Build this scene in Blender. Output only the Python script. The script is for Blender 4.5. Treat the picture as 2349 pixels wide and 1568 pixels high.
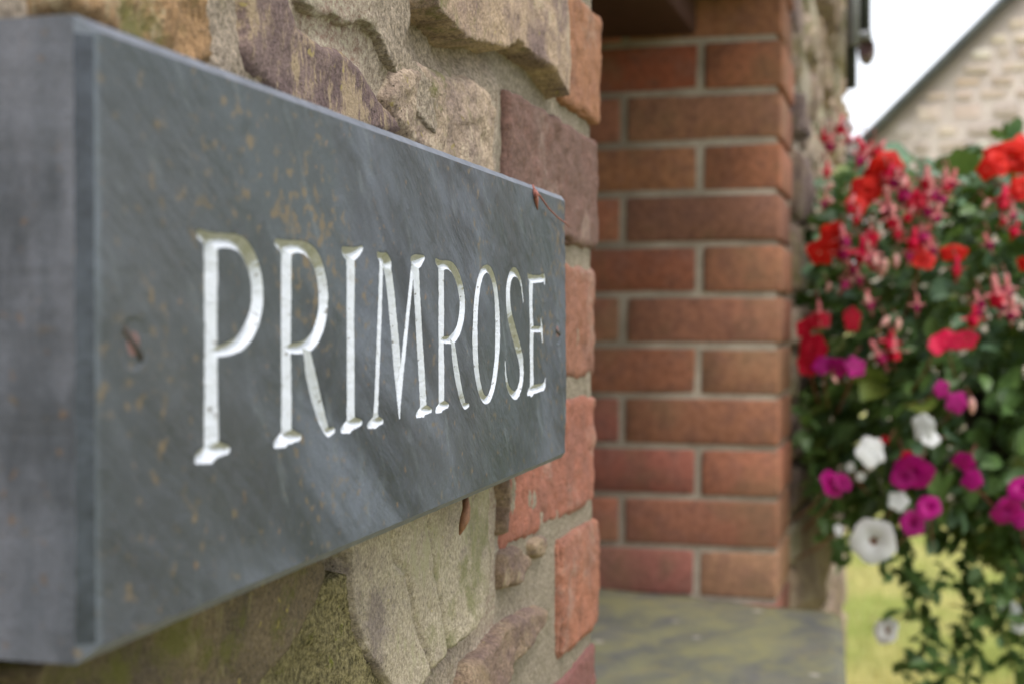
import bpy, math, random
import numpy as np
from mathutils import Vector, Matrix

# ------------------------------------------------------------------ camera, light
ZC = 1.40                       # eye height above the lawn
TH = math.radians(15.47)        # view turned from the run of the wall
CS, SN = math.cos(TH), math.sin(TH)
F, CX, HY = 3262.5, 1174.5, 745.0

scene = bpy.context.scene
for o in list(bpy.data.objects): bpy.data.objects.remove(o)
COL = scene.collection

cam_d = bpy.data.cameras.new('camera'); cam = bpy.data.objects.new('camera', cam_d); COL.objects.link(cam)
cam.location = (0, 0, ZC)
cam.rotation_euler = (math.radians(90) - math.atan(39 / F), 0, TH - math.radians(90))
cam_d.lens = 50; cam_d.sensor_width = 36; cam_d.clip_start = 0.01; cam_d.clip_end = 1000
cam_d.dof.use_dof = True; cam_d.dof.focus_distance = 0.505; cam_d.dof.aperture_fstop = 14.0
cam_d.dof.aperture_blades = 0
scene.camera = cam

SUN_EL, SUN_AZ = 62.0, -128.0   # azimuth measured from +X, anticlockwise
world = bpy.data.worlds.new('World'); scene.world = world; world.use_nodes = True
wn = world.node_tree; wn.nodes.clear()
sky = wn.nodes.new('ShaderNodeTexSky'); sky.sky_type = 'NISHITA'; sky.sun_disc = False
sky.sun_elevation = math.radians(SUN_EL); sky.sun_rotation = math.radians(90 - SUN_AZ)
sky.air_density = 1.0; sky.dust_density = 4.0; sky.ozone_density = 1.0
cl = wn.nodes.new('ShaderNodeMix'); cl.data_type = 'RGBA'; cl.inputs[0].default_value = 0.86
cl.inputs[7].default_value = (12.2, 12.7, 13.6, 1)       # even white cloud
wn.links.new(sky.outputs[0], cl.inputs[6])
bgn = wn.nodes.new('ShaderNodeBackground'); bgn.inputs[1].default_value = 0.10
wn.links.new(cl.outputs[2], bgn.inputs[0])
wo = wn.nodes.new('ShaderNodeOutputWorld'); wn.links.new(bgn.outputs[0], wo.inputs[0])

sl = bpy.data.lights.new('sun', 'SUN'); sl.energy = 1.5; sl.angle = math.radians(16); sl.color = (1, .955, .89)
so = bpy.data.objects.new('sun', sl); COL.objects.link(so); so.location = (0, -4, 8)
sd = Vector((math.cos(math.radians(SUN_EL)) * math.cos(math.radians(SUN_AZ)),
             math.cos(math.radians(SUN_EL)) * math.sin(math.radians(SUN_AZ)), math.sin(math.radians(SUN_EL))))
so.rotation_euler = sd.to_track_quat('Z', 'Y').to_euler()
vs = scene.view_settings
vs.view_transform = 'Standard'; vs.look = 'None'; vs.gamma = 1; vs.exposure = 0.55; vs.use_curve_mapping = False

# ------------------------------------------------------------------ helpers
WY = 0.178                      # face of the porch wall
def px_y(x, y, Y=WY):
    """photo pixel -> (X, Z) on the upright plane Y = const"""
    u = (x - CX) / F; d = Y / (SN - u * CS)
    return d * (CS + u * SN), ZC + (HY - y) / F * d
def px_x(x, y, X):
    u = (x - CX) / F; Y = X * (SN - u * CS) / (CS + u * SN); d = X * CS + Y * SN
    return Y, ZC + (HY - y) / F * d
def px_d(x, y, d):
    l = (x - CX) / F * d
    return Vector((d * CS + l * SN, d * SN - l * CS, ZC + (HY - y) / F * d))

def hsh(ix, iy, s):
    r = np.sin(ix * 127.1 + iy * 311.7 + s * 74.7) * 43758.5453
    return r - np.floor(r)
def vn(x, y, s=0):
    ix, iy = np.floor(x), np.floor(y); fx, fy = x - ix, y - iy
    fx = fx * fx * fx * (fx * (fx * 6 - 15) + 10); fy = fy * fy * fy * (fy * (fy * 6 - 15) + 10)
    a, b, c, d = hsh(ix, iy, s), hsh(ix + 1, iy, s), hsh(ix, iy + 1, s), hsh(ix + 1, iy + 1, s)
    return (a * (1 - fx) + b * fx) * (1 - fy) + (c * (1 - fx) + d * fx) * fy * 1.0
def fbm(x, y, s=0, o=4, g=.5):
    v = 0; a = 1; t = 0; c, sn = math.cos(.6), math.sin(.6)
    for i in range(o):
        v = v + a * (vn(x, y, s + i * 13) * 2 - 1); t += a; a *= g
        x, y = (x * c - y * sn) * 2.03 + 17.3, (x * sn + y * c) * 2.03 + 9.1
    return v / t
def sstep(e0, e1, x):
    t = np.clip((x - e0) / (e1 - e0), 0, 1); return t * t * (3 - 2 * t)
def sdf_poly(px, pz, poly):
    """signed distance to polygon, negative inside"""
    d = np.full(px.shape, 1e9); ins = np.zeros(px.shape, bool); n = len(poly)
    for i in range(n):
        ax, az = poly[i]; bx, bz = poly[(i + 1) % n]
        ex, ez = bx - ax, bz - az; wx, wz = px - ax, pz - az
        t = np.clip((wx * ex + wz * ez) / (ex * ex + ez * ez + 1e-12), 0, 1)
        d = np.minimum(d, (wx - ex * t) ** 2 + (wz - ez * t) ** 2)
        c = ((az > pz) != (bz > pz)) & (px < (bx - ax) * (pz - az) / ((bz - az) if abs(bz - az) > 1e-12 else 1e-12) + ax)
        ins ^= c
    d = np.sqrt(d); return np.where(ins, -d, d)
def dist_line(px, pz, pts):
    d = np.full(px.shape, 1e9)
    for (ax, az), (bx, bz) in zip(pts[:-1], pts[1:]):
        ex, ez = bx - ax, bz - az
        t = np.clip(((px - ax) * ex + (pz - az) * ez) / (ex * ex + ez * ez + 1e-12), 0, 1)
        d = np.minimum(d, np.hypot(px - ax - ex * t, pz - az - ez * t))
    return d

def mk_mesh(name, V, Fc, smooth=True, attrs=None):
    me = bpy.data.meshes.new(name)
    V = np.asarray(V, dtype=np.float32); me.vertices.add(len(V)); me.vertices.foreach_set('co', V.ravel())
    if isinstance(Fc, np.ndarray):
        n, k = Fc.shape; flat = Fc.ravel().astype(np.int32); tot = np.full(n, k, np.int32)
    else:
        tot = np.array([len(f) for f in Fc], np.int32); n = len(tot)
        flat = np.array([i for f in Fc for i in f], np.int32)
    st = np.concatenate([[0], np.cumsum(tot)[:-1]]).astype(np.int32)
    me.loops.add(len(flat)); me.loops.foreach_set('vertex_index', flat)
    me.polygons.add(n); me.polygons.foreach_set('loop_start', st); me.polygons.foreach_set('loop_total', tot)
    if smooth is True: me.polygons.foreach_set('use_smooth', np.ones(n, bool))
    elif isinstance(smooth, np.ndarray): me.polygons.foreach_set('use_smooth', smooth)
    if attrs:
        for k, a in attrs.items():
            at = me.attributes.new(k, 'FLOAT', 'POINT'); at.data.foreach_set('value', np.asarray(a, np.float32))
    me.update(calc_edges=True); me.validate()
    return me
def link(name, me, mat=None, parent=None, loc=None, rot=None, scale=None, color=None):
    o = bpy.data.objects.new(name, me); COL.objects.link(o)
    if mat is not None and me is not None and not me.materials:
        for m in (mat if isinstance(mat, (list, tuple)) else [mat]): me.materials.append(m)
    if parent is not None:
        o.parent = parent; o.matrix_parent_inverse = Matrix.Translation(-parent.location)
    if loc is not None: o.location = loc
    if rot is not None: o.rotation_euler = rot
    if scale is not None: o.scale = scale
    if color is not None: o.color = (*color, 1)
    return o
def thing(name, label, cat, loc=(0, 0, 0), group=None, me=None, mat=None):
    o = link(name, me, mat); o.location = loc
    o['label'] = label; o['category'] = cat
    if group: o['group'] = group
    return o
def quads(nx, nz, flip=False):
    i = np.arange(nx - 1)[:, None] * nz + np.arange(nz - 1)[None, :]
    i = i.ravel()
    q = np.stack([i, i + nz, i + nz + 1, i + 1], 1)
    return q[:, ::-1] if flip else q
def box_vf(x0, x1, y0, y1, z0, z1):
    V = [(x0, y0, z0), (x1, y0, z0), (x1, y1, z0), (x0, y1, z0), (x0, y0, z1), (x1, y0, z1), (x1, y1, z1), (x0, y1, z1)]
    Fc = [(0, 3, 2, 1), (4, 5, 6, 7), (0, 1, 5, 4), (1, 2, 6, 5), (2, 3, 7, 6), (3, 0, 4, 7)]
    return V, Fc
def join_vf(parts):
    V, Fc = [], []
    for v, f in parts:
        b = len(V); V += list(v); Fc += [tuple(i + b for i in t) for t in f]
    return V, Fc
def tube_vf(pts, r, n=8, cap=True):
    pts = [Vector(p) for p in pts]; V, Fc = [], []
    rs = r if isinstance(r, (list, tuple)) else [r] * len(pts)
    for i, p in enumerate(pts):
        t = (pts[min(i + 1, len(pts) - 1)] - pts[max(i - 1, 0)]).normalized()
        a = t.orthogonal().normalized() if i == 0 else (a - t * a.dot(t)).normalized()
        b = t.cross(a)
        for k in range(n):
            w = 2 * math.pi * k / n
            V.append(tuple(p + (a * math.cos(w) + b * math.sin(w)) * rs[i]))
    for i in range(len(pts) - 1):
        for k in range(n):
            k2 = (k + 1) % n; Fc.append((i * n + k, i * n + k2, (i + 1) * n + k2, (i + 1) * n + k))
    if cap: Fc.append(tuple(range(n))[::-1]); Fc.append(tuple(range((len(pts) - 1) * n, len(pts) * n)))
    return V, Fc
def rbox(sx, sy, sz, r, step, amp, seed, nscale=60):
    """box with rounded, worn arrises; its centre at the origin"""
    h = np.array([sx, sy, sz]) / 2; V = []; Fc = []; base = 0
    for ax in range(3):
        a, b = [(1, 2), (2, 0), (0, 1)][ax]
        na, nb = max(2, int(2 * h[a] / step) + 2), max(2, int(2 * h[b] / step) + 2)
        def sp(n, hh):
            m = np.linspace(-hh + r, hh - r, n - 2) if n > 3 else np.array([-hh + r, hh - r])
            return np.unique(np.concatenate([[-hh, -hh + r * .35], m, [hh - r * .35, hh]]))
        A, B = np.meshgrid(sp(na, h[a]), sp(nb, h[b]), indexing='ij')
        for sgn in (-1, 1):
            P = np.zeros(A.shape + (3,)); P[..., a] = A; P[..., b] = B; P[..., ax] = sgn * h[ax]
            q = quads(*A.shape); 
            if sgn < 0: q = q[:, ::-1]
            V.append(P.reshape(-1, 3)); Fc.append(q + base); base += A.size
    V = np.concatenate(V); Fc = np.concatenate(Fc)
    c = np.clip(V, -(h - r), h - r); dv = V - c; ln = np.linalg.norm(dv, axis=1, keepdims=True); ln[ln == 0] = 1
    nrm = dv / ln; P = c + nrm * r
    n1 = fbm(P[:, 0] * nscale + P[:, 1] * nscale * .7 + seed * 7, P[:, 2] * nscale + P[:, 1] * nscale * .6, seed, 4, .6)
    edge = sstep(r * 1.02, r * 1.35, np.linalg.norm(V - c, axis=1))
    n2 = fbm(P[:, 0] * 35 + P[:, 1] * 30 + seed, P[:, 2] * 35, seed + 5, 2)
    P = P + nrm * (n1 * amp)[:, None] - nrm * (edge * np.clip(n2, 0, 1) * r * .9)[:, None]
    return P, Fc

# ------------------------------------------------------------------ materials
class NT:
    def __init__(s, name):
        s.m = bpy.data.materials.new(name); s.m.use_nodes = True; s.t = s.m.node_tree; s.t.nodes.clear()
        s.out = s.n('ShaderNodeOutputMaterial'); s.bs = s.n('ShaderNodeBsdfPrincipled'); s.l(s.bs.outputs[0], s.out.inputs[0])
        g = s.n('ShaderNodeNewGeometry'); s.pos = g.outputs['Position']; s.geo = g
    def n(s, t): return s.t.nodes.new(t)
    def l(s, a, b): s.t.links.new(a, b)
    def map(s, scale=(1, 1, 1), rot=(0, 0, 0), src=None, loc=(0, 0, 0)):
        if any(rot):
            r = s.n('ShaderNodeMapping'); r.inputs['Rotation'].default_value = rot; s.l(src or s.pos, r.inputs[0]); src = r.outputs[0]
        m = s.n('ShaderNodeMapping'); m.inputs['Scale'].default_value = scale
        m.inputs['Location'].default_value = loc
        s.l(src or s.pos, m.inputs[0]); return m.outputs[0]
    def noise(s, sc, det=5, rough=.6, vec=None, dist=0, off=0):
        n = s.n('ShaderNodeTexNoise'); n.inputs['Scale'].default_value = sc; n.inputs['Detail'].default_value = det
        n.inputs['Roughness'].default_value = rough; n.inputs['Distortion'].default_value = dist
        v = vec or s.pos
        if off: v = s.map(src=v, loc=(off, off * .7, off * .3))
        s.l(v, n.inputs['Vector']); return n.outputs[0]
    def voro(s, sc, vec=None, feat='F1', rnd=1):
        n = s.n('ShaderNodeTexVoronoi'); n.feature = feat; n.inputs['Scale'].default_value = sc
        n.inputs['Randomness'].default_value = rnd
        s.l(vec or s.pos, n.inputs['Vector']); return n.outputs[0]
    def ramp(s, f, stops):
        r = s.n('ShaderNodeValToRGB'); e = r.color_ramp.elements
        while len(e) > 1: e.remove(e[-1])
        for i, (p, c) in enumerate(stops):
            el = e[0] if i == 0 else e.new(p); el.position = p
            el.color = (*c, 1) if isinstance(c, (tuple, list)) else (c, c, c, 1)
        s.l(f, r.inputs[0]); return r.outputs[0]
    def step(s, f, a, b): return s.ramp(f, [(a, 0.0), (b, 1.0)]) if a < b else s.ramp(f, [(b, 1.0), (a, 0.0)])
    def mix(s, f, a, b, mode='MIX'):
        m = s.n('ShaderNodeMix'); m.data_type = 'RGBA'; m.blend_type = mode
        for v, k in ((f, 0), (a, 6), (b, 7)):
            if isinstance(v, (int, float)): m.inputs[k].default_value = v if k == 0 else (v, v, v, 1)
            elif isinstance(v, tuple): m.inputs[k].default_value = (*v, 1)
            else: s.l(v, m.inputs[k])
        return m.outputs[2]
    def math(s, op, a, b=0.0):
        m = s.n('ShaderNodeMath'); m.operation = op
        for v, k in ((a, 0), (b, 1)):
            if isinstance(v, (int, float)): m.inputs[k].default_value = v
            else: s.l(v, m.inputs[k])
        return m.outputs[0]
    def bump(s, h, st, dist, prev=None):
        b = s.n('ShaderNodeBump'); b.inputs['Strength'].default_value = st; b.inputs['Distance'].default_value = dist
        s.l(h, b.inputs['Height'])
        if prev is not None: s.l(prev, b.inputs['Normal'])
        return b.outputs[0]
    def fin(s, col, rough=.8, nrm=None, spec=.5):
        if isinstance(col, tuple): s.bs.inputs['Base Color'].default_value = (*col, 1)
        else: s.l(col, s.bs.inputs['Base Color'])
        if isinstance(rough, (int, float)): s.bs.inputs['Roughness'].default_value = rough
        else: s.l(rough, s.bs.inputs['Roughness'])
        s.bs.inputs['Specular IOR Level'].default_value = spec
        if nrm is not None: s.l(nrm, s.bs.inputs['Normal'])
        return s.m
    def objcol(s):
        o = s.n('ShaderNodeObjectInfo'); return o.outputs['Color'], o.outputs['Random']
    def attr(s, nm):
        a = s.n('ShaderNodeAttribute'); a.attribute_name = nm; return a.outputs['Fac']

def stone_mat(name, c1, c2, c3, lich=(.42, .36, .2), lich_amt=.5, moss=(.13, .14, .03), moss_amt=.3, yellow=.4, streak=0, off=0, pit=.5):
    t = NT(name)
    base = t.noise(14, 5, .62, off=off)
    vec = t.map((34, 34, 9), (0, math.radians(streak), 0)) if streak else None
    col = t.mix(t.step(base, .38, .62), c1, c2)
    col = t.mix(t.step(t.noise(32, 5, .7, off=off + 3), .5, .66), col, c3)
    if streak: col = t.mix(t.math('MULTIPLY', t.step(t.noise(1, 4, .6, vec=vec), .46, .62), .75), col, c3)
    fine = t.noise(620, 4, .8)
    col = t.mix(.55, col, t.ramp(fine, [(.36, .16), (.5, .5), (.64, .86)]), 'OVERLAY')
    lv = t.map((1, 1, .38))
    la = t.math('ADD', t.noise(150, 5, .8, vec=lv), t.math('MULTIPLY', t.math('SUBTRACT', t.noise(17, 3, .6, off=off + 8), .5), .9))
    col = t.mix(t.math('MULTIPLY', t.step(la, .60 - .12 * lich_amt, .68 - .08 * lich_amt), .8), col, lich)
    ma = t.math('ADD', t.noise(60, 5, .75, off=off), t.math('MULTIPLY', t.math('SUBTRACT', t.noise(11, 3, .6, off=off + 15), .5), 1.1))
    col = t.mix(t.math('MULTIPLY', t.step(ma, .66 - .2 * moss_amt, .82 - .2 * moss_amt), .75), col, moss)
    ya = t.math('ADD', t.noise(210, 2, .6, off=21), t.math('MULTIPLY', t.math('SUBTRACT', t.noise(24, 2, .6, off=off + 33), .5), .6))
    col = t.mix(t.math('MULTIPLY', t.step(ya, .75 - .06 * yellow, .80 - .06 * yellow), .6), col, (.38, .32, .08))
    spk_ = t.math('MULTIPLY', t.step(t.voro(300, vec=t.map(loc=(off * .37, .1, .2))), .17, .09), t.step(t.noise(40, 3, .6, off=off + 5), .42, .56))
    col = t.mix(t.math('MULTIPLY', spk_, .75), col, (.06, .05, .03))
    pits = t.voro(330); pm = t.step(t.noise(70, 3, .6, off=off), .48, .6)
    h = t.math('ADD', t.noise(90, 8, .72), t.math('MULTIPLY', t.noise(700, 3, .6), .22))
    nr = t.bump(h, .9, .004)
    nr = t.bump(t.math('MULTIPLY', t.math('MINIMUM', pits, .45), pm), pit, .0022, nr)
    col = t.mix(1.0, col, (1.0, .965, 1.06), 'MULTIPLY')
    return t.fin(col, .88, nr, .3)

M = {}
def sepx(t):
    q = t.n('ShaderNodeSeparateXYZ'); t.l(t.pos, q.inputs[0]); return q.outputs[0]
M['mortar'] = (lambda t: t.fin(t.mix(t.step(t.math('ADD', sepx(t), t.math('MULTIPLY', t.noise(60, 3, .6), .01)), .622, .632), t.mix(t.math('MULTIPLY', t.step(t.noise(70, 5, .75, off=9), .56, .70), .6),
        t.mix(.7, t.mix(t.step(t.noise(9, 4, .6), .4, .62), (.60, .49, .39), (.45, .365, .285)),
          t.ramp(t.noise(520, 4, .8), [(.37, .16), (.5, .5), (.63, .86)]), 'OVERLAY'), (.29, .26, .13)), t.mix(t.math('MULTIPLY', t.step(t.noise(90, 5, .75), .52, .62), .5), t.mix(.7, (.42, .35, .27), t.ramp(t.noise(420, 5, .8), [(.37, .2), (.5, .5), (.63, .85)]), 'OVERLAY'), (.24, .21, .13))),
    .93, t.bump(t.noise(900, 4, .75), .9, .0018, t.bump(t.math('MINIMUM', t.voro(240), .35), .8, .003, t.bump(t.noise(130, 8, .75), 1, .005))), .25))(NT('lime_mortar'))
M['mortar_green'] = (lambda t: t.fin(
    t.mix(t.step(t.noise(95, 5, .75, off=19), .60, .68),
        t.mix(.8, t.mix(t.step(t.noise(12, 4, .6), .4, .62), (.33, .28, .145), (.24, .205, .10)),
          t.ramp(t.noise(520, 4, .8), [(.37, .10), (.5, .5), (.63, .88)]), 'OVERLAY'), (.24, .25, .04)),
    .95, t.bump(t.voro(750), .8, .0022, t.bump(t.noise(160, 8, .8), 1, .006)), .2))(NT('algae_mortar'))
M['joint'] = (lambda t: t.fin(
    t.mix(.55, t.mix(t.step(t.noise(16, 4, .6), .4, .62), (.43, .36, .29), (.32, .265, .21)),
          t.ramp(t.noise(600, 4, .8), [(.38, .22), (.5, .5), (.62, .8)]), 'OVERLAY'),
    .93, t.bump(t.noise(300, 6, .75), .8, .003), .25))(NT('brick_joint_mortar'))
M['tan'] = stone_mat('tan_stone', (.50, .395, .26), (.38, .30, .20), (.26, .20, .15), lich=(.54, .45, .30), moss_amt=.2, yellow=.6, streak=30, off=2)
M['gold'] = stone_mat('golden_stone', (.47, .355, .23), (.37, .275, .185), (.21, .15, .125), lich=(.5, .41, .27), lich_amt=.1, moss_amt=.2, yellow=.3, streak=62, off=5, pit=.2)
M['purple'] = stone_mat('purple_stone', (.175, .125, .105), (.225, .165, .135), (.13, .09, .08), lich=(.42, .33, .19), lich_amt=.62, moss_amt=.1, yellow=.8, off=7, pit=.2)
M['rust'] = stone_mat('rusty_stone', (.36, .22, .10), (.25, .17, .085), (.16, .11, .05), lich=(.42, .35, .2), moss_amt=.5, yellow=.8, off=11)
M['olive'] = stone_mat('olive_stone', (.20, .155, .078), (.155, .12, .07), (.10, .08, .05), lich=(.26, .22, .11), lich_amt=.3, moss=(.12, .125, .02), moss_amt=.8, yellow=.4, streak=70, off=14)
M['grey'] = stone_mat('grey_stone', (.43, .38, .26), (.37, .32, .22), (.25, .21, .165), lich=(.38, .36, .21), lich_amt=.3, moss=(.20, .205, .08), moss_amt=.55, yellow=.25, off=20, pit=.25)
M['brown'] = stone_mat('brown_stone', (.25, .18, .115), (.31, .235, .14), (.15, .10, .085), lich=(.4, .33, .2), lich_amt=.2, moss_amt=.3, yellow=.3, streak=50, off=23)

def brick_mat(name, spk=.5, fine=True):
    t = NT(name); oc, rnd = t.objcol()
    col = t.mix(t.math('MULTIPLY', t.step(t.noise(38, 5, .7), .46, .60), .45), oc, (.20, .10, .08))
    col = t.mix(.55 * spk + .2, col, t.ramp(t.noise(430 if fine else 90, 4, .8), [(.38, .22), (.5, .5), (.62, .78)]), 'OVERLAY')
    if fine:
        col = t.mix(t.math('MULTIPLY', t.step(t.voro(260), .16, .04), .6), col, (.55, .33, .2))
        col = t.mix(t.step(t.voro(170, vec=t.map(loc=(3, 3, 3))), .12, .03), col, (.10, .055, .045))
        bl = t.math('ADD', t.noise(75, 6, .8), t.math('MULTIPLY', t.math('SUBTRACT', t.noise(14, 2, .5, off=4), .5), 1.0))
        col = t.mix(t.math('MULTIPLY', t.step(bl, .60, .80), .40), col, (.48, .38, .32))
        nr = t.bump(t.noise(800, 4, .7), .9, .0012, t.bump(t.noise(170, 6, .7), .8, .003))
    else:
        col = t.mix(t.math('MULTIPLY', t.step(t.noise(9, 3, .6, off=6), .5, .66), .45), col, (.21, .145, .08))
        nr = t.bump(t.noise(200, 5, .7), .6, .003)
    return t.fin(col, .86, nr, .3)
M['brick'] = brick_mat('rough_brick'); M['brickfar'] = brick_mat('smooth_brick', .3, False)

XA_ = px_y(199, 0, .150)[0]
def slate(name, letter=False):
    t = NT(name)
    v = t.map((1, 1, .24), (0, math.radians(56), 0)); v2 = t.map((1, 1, .2), (0, math.radians(30), 0))
    a = t.noise(38, 6, .62, vec=v, dist=.6); b = t.noise(9, 4, .6)
    col = t.mix(t.step(a, .40, .62), (.030, .038, .052), (.104, .121, .156))
    col = t.mix(t.math('MULTIPLY', t.step(b, .44, .58), .7), col, (.045, .060, .066))
    col = t.mix(t.math('MULTIPLY', t.step(t.noise(5, 2, .5, off=30), .48, .62), .4), col, (.088, .088, .102))
    col = t.mix(t.math('MULTIPLY', t.step(t.noise(120, 5, .7, vec=v2, off=2), .57, .72), .6), col, (.16, .185, .205))
    col = t.mix(t.math('MULTIPLY', t.math('MULTIPLY', t.step(t.noise(230, 4, .7, vec=v, off=12), .52, .68), t.step(t.noise(15, 3, .6, off=60), .4, .6)), .6), col, (.028, .034, .042))
    side = t.n('ShaderNodeSeparateXYZ'); t.l(t.geo.outputs['Normal'], side.inputs[0])
    endf = t.step(t.math('ABSOLUTE', side.outputs[0]), .6, .9)
    sc_ = t.mix(t.step(t.noise(1, 4, .55, vec=t.map((40, 90, 14))), .34, .68), (.115, .130, .162), (.215, .225, .275))
    px_ = t.n('ShaderNodeSeparateXYZ'); t.l(t.pos, px_.inputs[0])
    ar = t.math('LESS_THAN', t.math('ADD', px_.outputs[0], t.math('MULTIPLY', t.math('SUBTRACT', t.noise(90, 3, .6), .5), .004)), XA_ + .0046)
    col = t.mix(t.math('MULTIPLY', ar, .35), col, (.16, .20, .25))
    col = t.mix(endf, col, sc_)
    col = t.mix(.6, col, t.ramp(t.noise(1300, 3, .8), [(.36, .34), (.5, .5), (.64, .68)]), 'OVERLAY')
    col = t.mix(t.math('MULTIPLY', t.step(t.noise(30, 5, .7, vec=v2, off=71), .50, .64), .5), col, (.028, .035, .042))
    # ochre lichen flecks in clusters
    wv = t.mix(.10, t.pos, t.n('ShaderNodeTexNoise').outputs[1]) if False else t.pos
    fl = t.math('ADD', t.noise(215, 3, .5, vec=t.map((1, 1, 1.25))), t.math('MULTIPLY', t.math('SUBTRACT', t.noise(16, 3, .6, off=7), .5), .55))
    col = t.mix(t.math('MULTIPLY', t.step(fl, .62, .76), .65), col, (.19, .13, .06))
    fl2 = t.noise(260, 2, .5, off=44)
    col = t.mix(t.math('MULTIPLY', t.step(fl2, .66, .75), .55), col, (.26, .15, .07))
    flk = t.noise(26, 3, .5, vec=t.map((1, 1, .4), (0, math.radians(-38), 0)), off=3)
    nr = t.bump(t.math('MULTIPLY', t.math('MULTIPLY', t.noise(110, 8, .7, vec=v), t.step(t.noise(13, 4, .6, off=50), .42, .66)), t.math('SUBTRACT', 1.0, endf)), .65, .0034)
    nr = t.bump(t.noise(1400, 3, .7), .25, .0006, nr)
    rough = t.ramp(a, [(.3, .42), (.7, .58)])
    if letter:
        g = t.attr('groove'); gr = t.attr('grime')
        e = t.math('ADD', t.math('MULTIPLY', g, 1.0), t.math('MULTIPLY', t.math('SUBTRACT', t.noise(650, 3, .6), .5), .55))
        f = t.step(e, -.22, .12)
        wc = t.mix(t.math('MULTIPLY', t.step(t.noise(330, 5, .8), .54, .72), .55), (.63, .66, .73), (.36, .36, .35))
        wc = t.mix(t.math('MULTIPLY', t.step(t.noise(420, 2, .7, off=13), .66, .70), .8), wc, (.12, .10, .08))
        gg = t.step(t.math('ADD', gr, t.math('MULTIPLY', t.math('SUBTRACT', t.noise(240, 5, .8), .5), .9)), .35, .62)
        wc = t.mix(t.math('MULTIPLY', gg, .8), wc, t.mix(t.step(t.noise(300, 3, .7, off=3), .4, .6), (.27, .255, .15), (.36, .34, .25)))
        col = t.mix(f, col, wc)
        nr = t.bump(t.noise(420, 5, .8), .5, .0012, nr)
    t.fin(col, rough, nr, .5)
    return t.m
M['dark_reflection'] = (lambda t: t.fin(t.mix(t.step(t.noise(120, 4, .7), .4, .62), (.016, .022, .034), (.042, .053, .074)), .24, t.bump(t.noise(700, 4, .7), .3, .0008), .6))(NT('dark_reflection_edge'))  # left chamfer: a dark reflection put into the slate colour
M['skylit'] = (lambda t: t.fin(t.mix(t.step(t.noise(160, 4, .7), .38, .64), (.115, .128, .158), (.18, .195, .235)), .5, t.bump(t.noise(900, 4, .7), .3, .0006), .5))(NT('skylit_slate_edge'))  # sky light on the top edge put into the colour; bottom edge shares it
M['slate'] = slate('riven_slate'); M['letter'] = slate('cut_letter_paint', True)

def simple(name, col, rough=.6, nz=None, metal=0, amp=.3, bmp=0):
    t = NT(name); c = col
    if nz: c = t.mix(amp, col, t.ramp(t.noise(nz, 4, .7), [(.3, .25), (.7, .75)]), 'OVERLAY')
    t.fin(c, rough, t.bump(t.noise(nz * 2, 4, .6), .5, bmp) if bmp else None)
    t.bs.inputs['Metallic'].default_value = metal
    return t.m
M['screw'] = simple('aged_bronze', (.22, .125, .12), .6, 400, .35, .7, .0008)
M['slot'] = simple('dark_slot', (.05, .04, .035), .9)  # plain dark colour marking the screw slot

# sill: slate with yellow green lichen
t = NT('lichened_slate_sill')
sv = t.map((.55, 1, 1), (0, 0, math.radians(20)))
c = t.mix(t.step(t.noise(6, 4, .6), .4, .6), (.085, .09, .097), (.13, .128, .125))
la = t.math('ADD', t.noise(15, 5, .68, vec=sv, dist=.4), t.math('MULTIPLY', t.math('SUBTRACT', t.noise(3.2, 2, .5, off=6), .5), .3))
c = t.mix(t.math('MULTIPLY', t.step(la, .34, .66), .8), c, (.25, .24, .115))
c = t.mix(t.math('MULTIPLY', t.step(t.noise(34, 6, .8, vec=sv, off=17), .50, .74), .5), c, (.30, .255, .08))
c = t.mix(t.math('MULTIPLY', t.step(t.noise(60, 4, .7, off=5), .6, .7), .35), c, (.22, .17, .12))
c = t.mix(t.step(t.voro(11), .10, .06), c, (.42, .38, .32))
M['sill'] = t.fin(c, .75, t.bump(t.noise(60, 6, .7), .6, .004), .4)

# ------------------------------------------------------------------ setting: ground
t = NT('lawn_grass')
c = t.mix(t.step(t.noise(2.2, 4, .6), .42, .60), (.42, .45, .13), (.58, .54, .20))
c = t.mix(t.math('MULTIPLY', t.step(t.noise(1.1, 3, .6, off=5), .52, .62), .7), c, (.56, .46, .22))
c = t.mix(.5, c, t.ramp(t.noise(60, 4, .8), [(.3, .3), (.7, .7)]), 'OVERLAY')
M['lawn'] = t.fin(c, .95, t.bump(t.noise(90, 5, .8), 1, .03), .1)
n = 81; xs = np.concatenate([np.linspace(-200, -20, 8), np.linspace(-15, 30, 60), np.linspace(45, 400, 8)])
A, B = np.meshgrid(xs, xs, indexing='ij')
Z = fbm(A * .25, B * .25, 3, 3) * .04 * sstep(4, 7, np.hypot(A, B))
g = link('lawn', mk_mesh('lawn', np.stack([A, B, Z], -1).reshape(-1, 3), quads(len(xs), len(xs))), M['lawn']); g['kind'] = 'structure'
# blades of grass on the part of the lawn in view: a mass nobody could count
rs = np.random.RandomState(4)
N = 26000
dd = 5.0 + 6.5 * rs.rand(N) ** 1.2; ll = dd * (.20 + .22 * rs.rand(N))
bx, by = dd * CS + ll * SN, dd * SN - ll * CS
hh = .03 + .045 * rs.rand(N); an = rs.rand(N) * math.pi; w = .004 + .003 * rs.rand(N); lx, ly = (rs.rand(N) - .5) * .04, (rs.rand(N) - .5) * .04
V = np.zeros((N, 3, 3)); V[:, 0] = np.stack([bx - w * np.cos(an), by - w * np.sin(an), np.full(N, -.02)], 1)
V[:, 1] = np.stack([bx + w * np.cos(an), by + w * np.sin(an), np.full(N, -.02)], 1); V[:, 2] = np.stack([bx + lx, by + ly, hh], 1)
M['blade'] = (lambda t: t.fin(t.mix(t.step(t.noise(1.5, 4, .6), .42, .6), (.42, .47, .13), (.66, .60, .25)), .7))(NT('grass_blade'))
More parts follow.
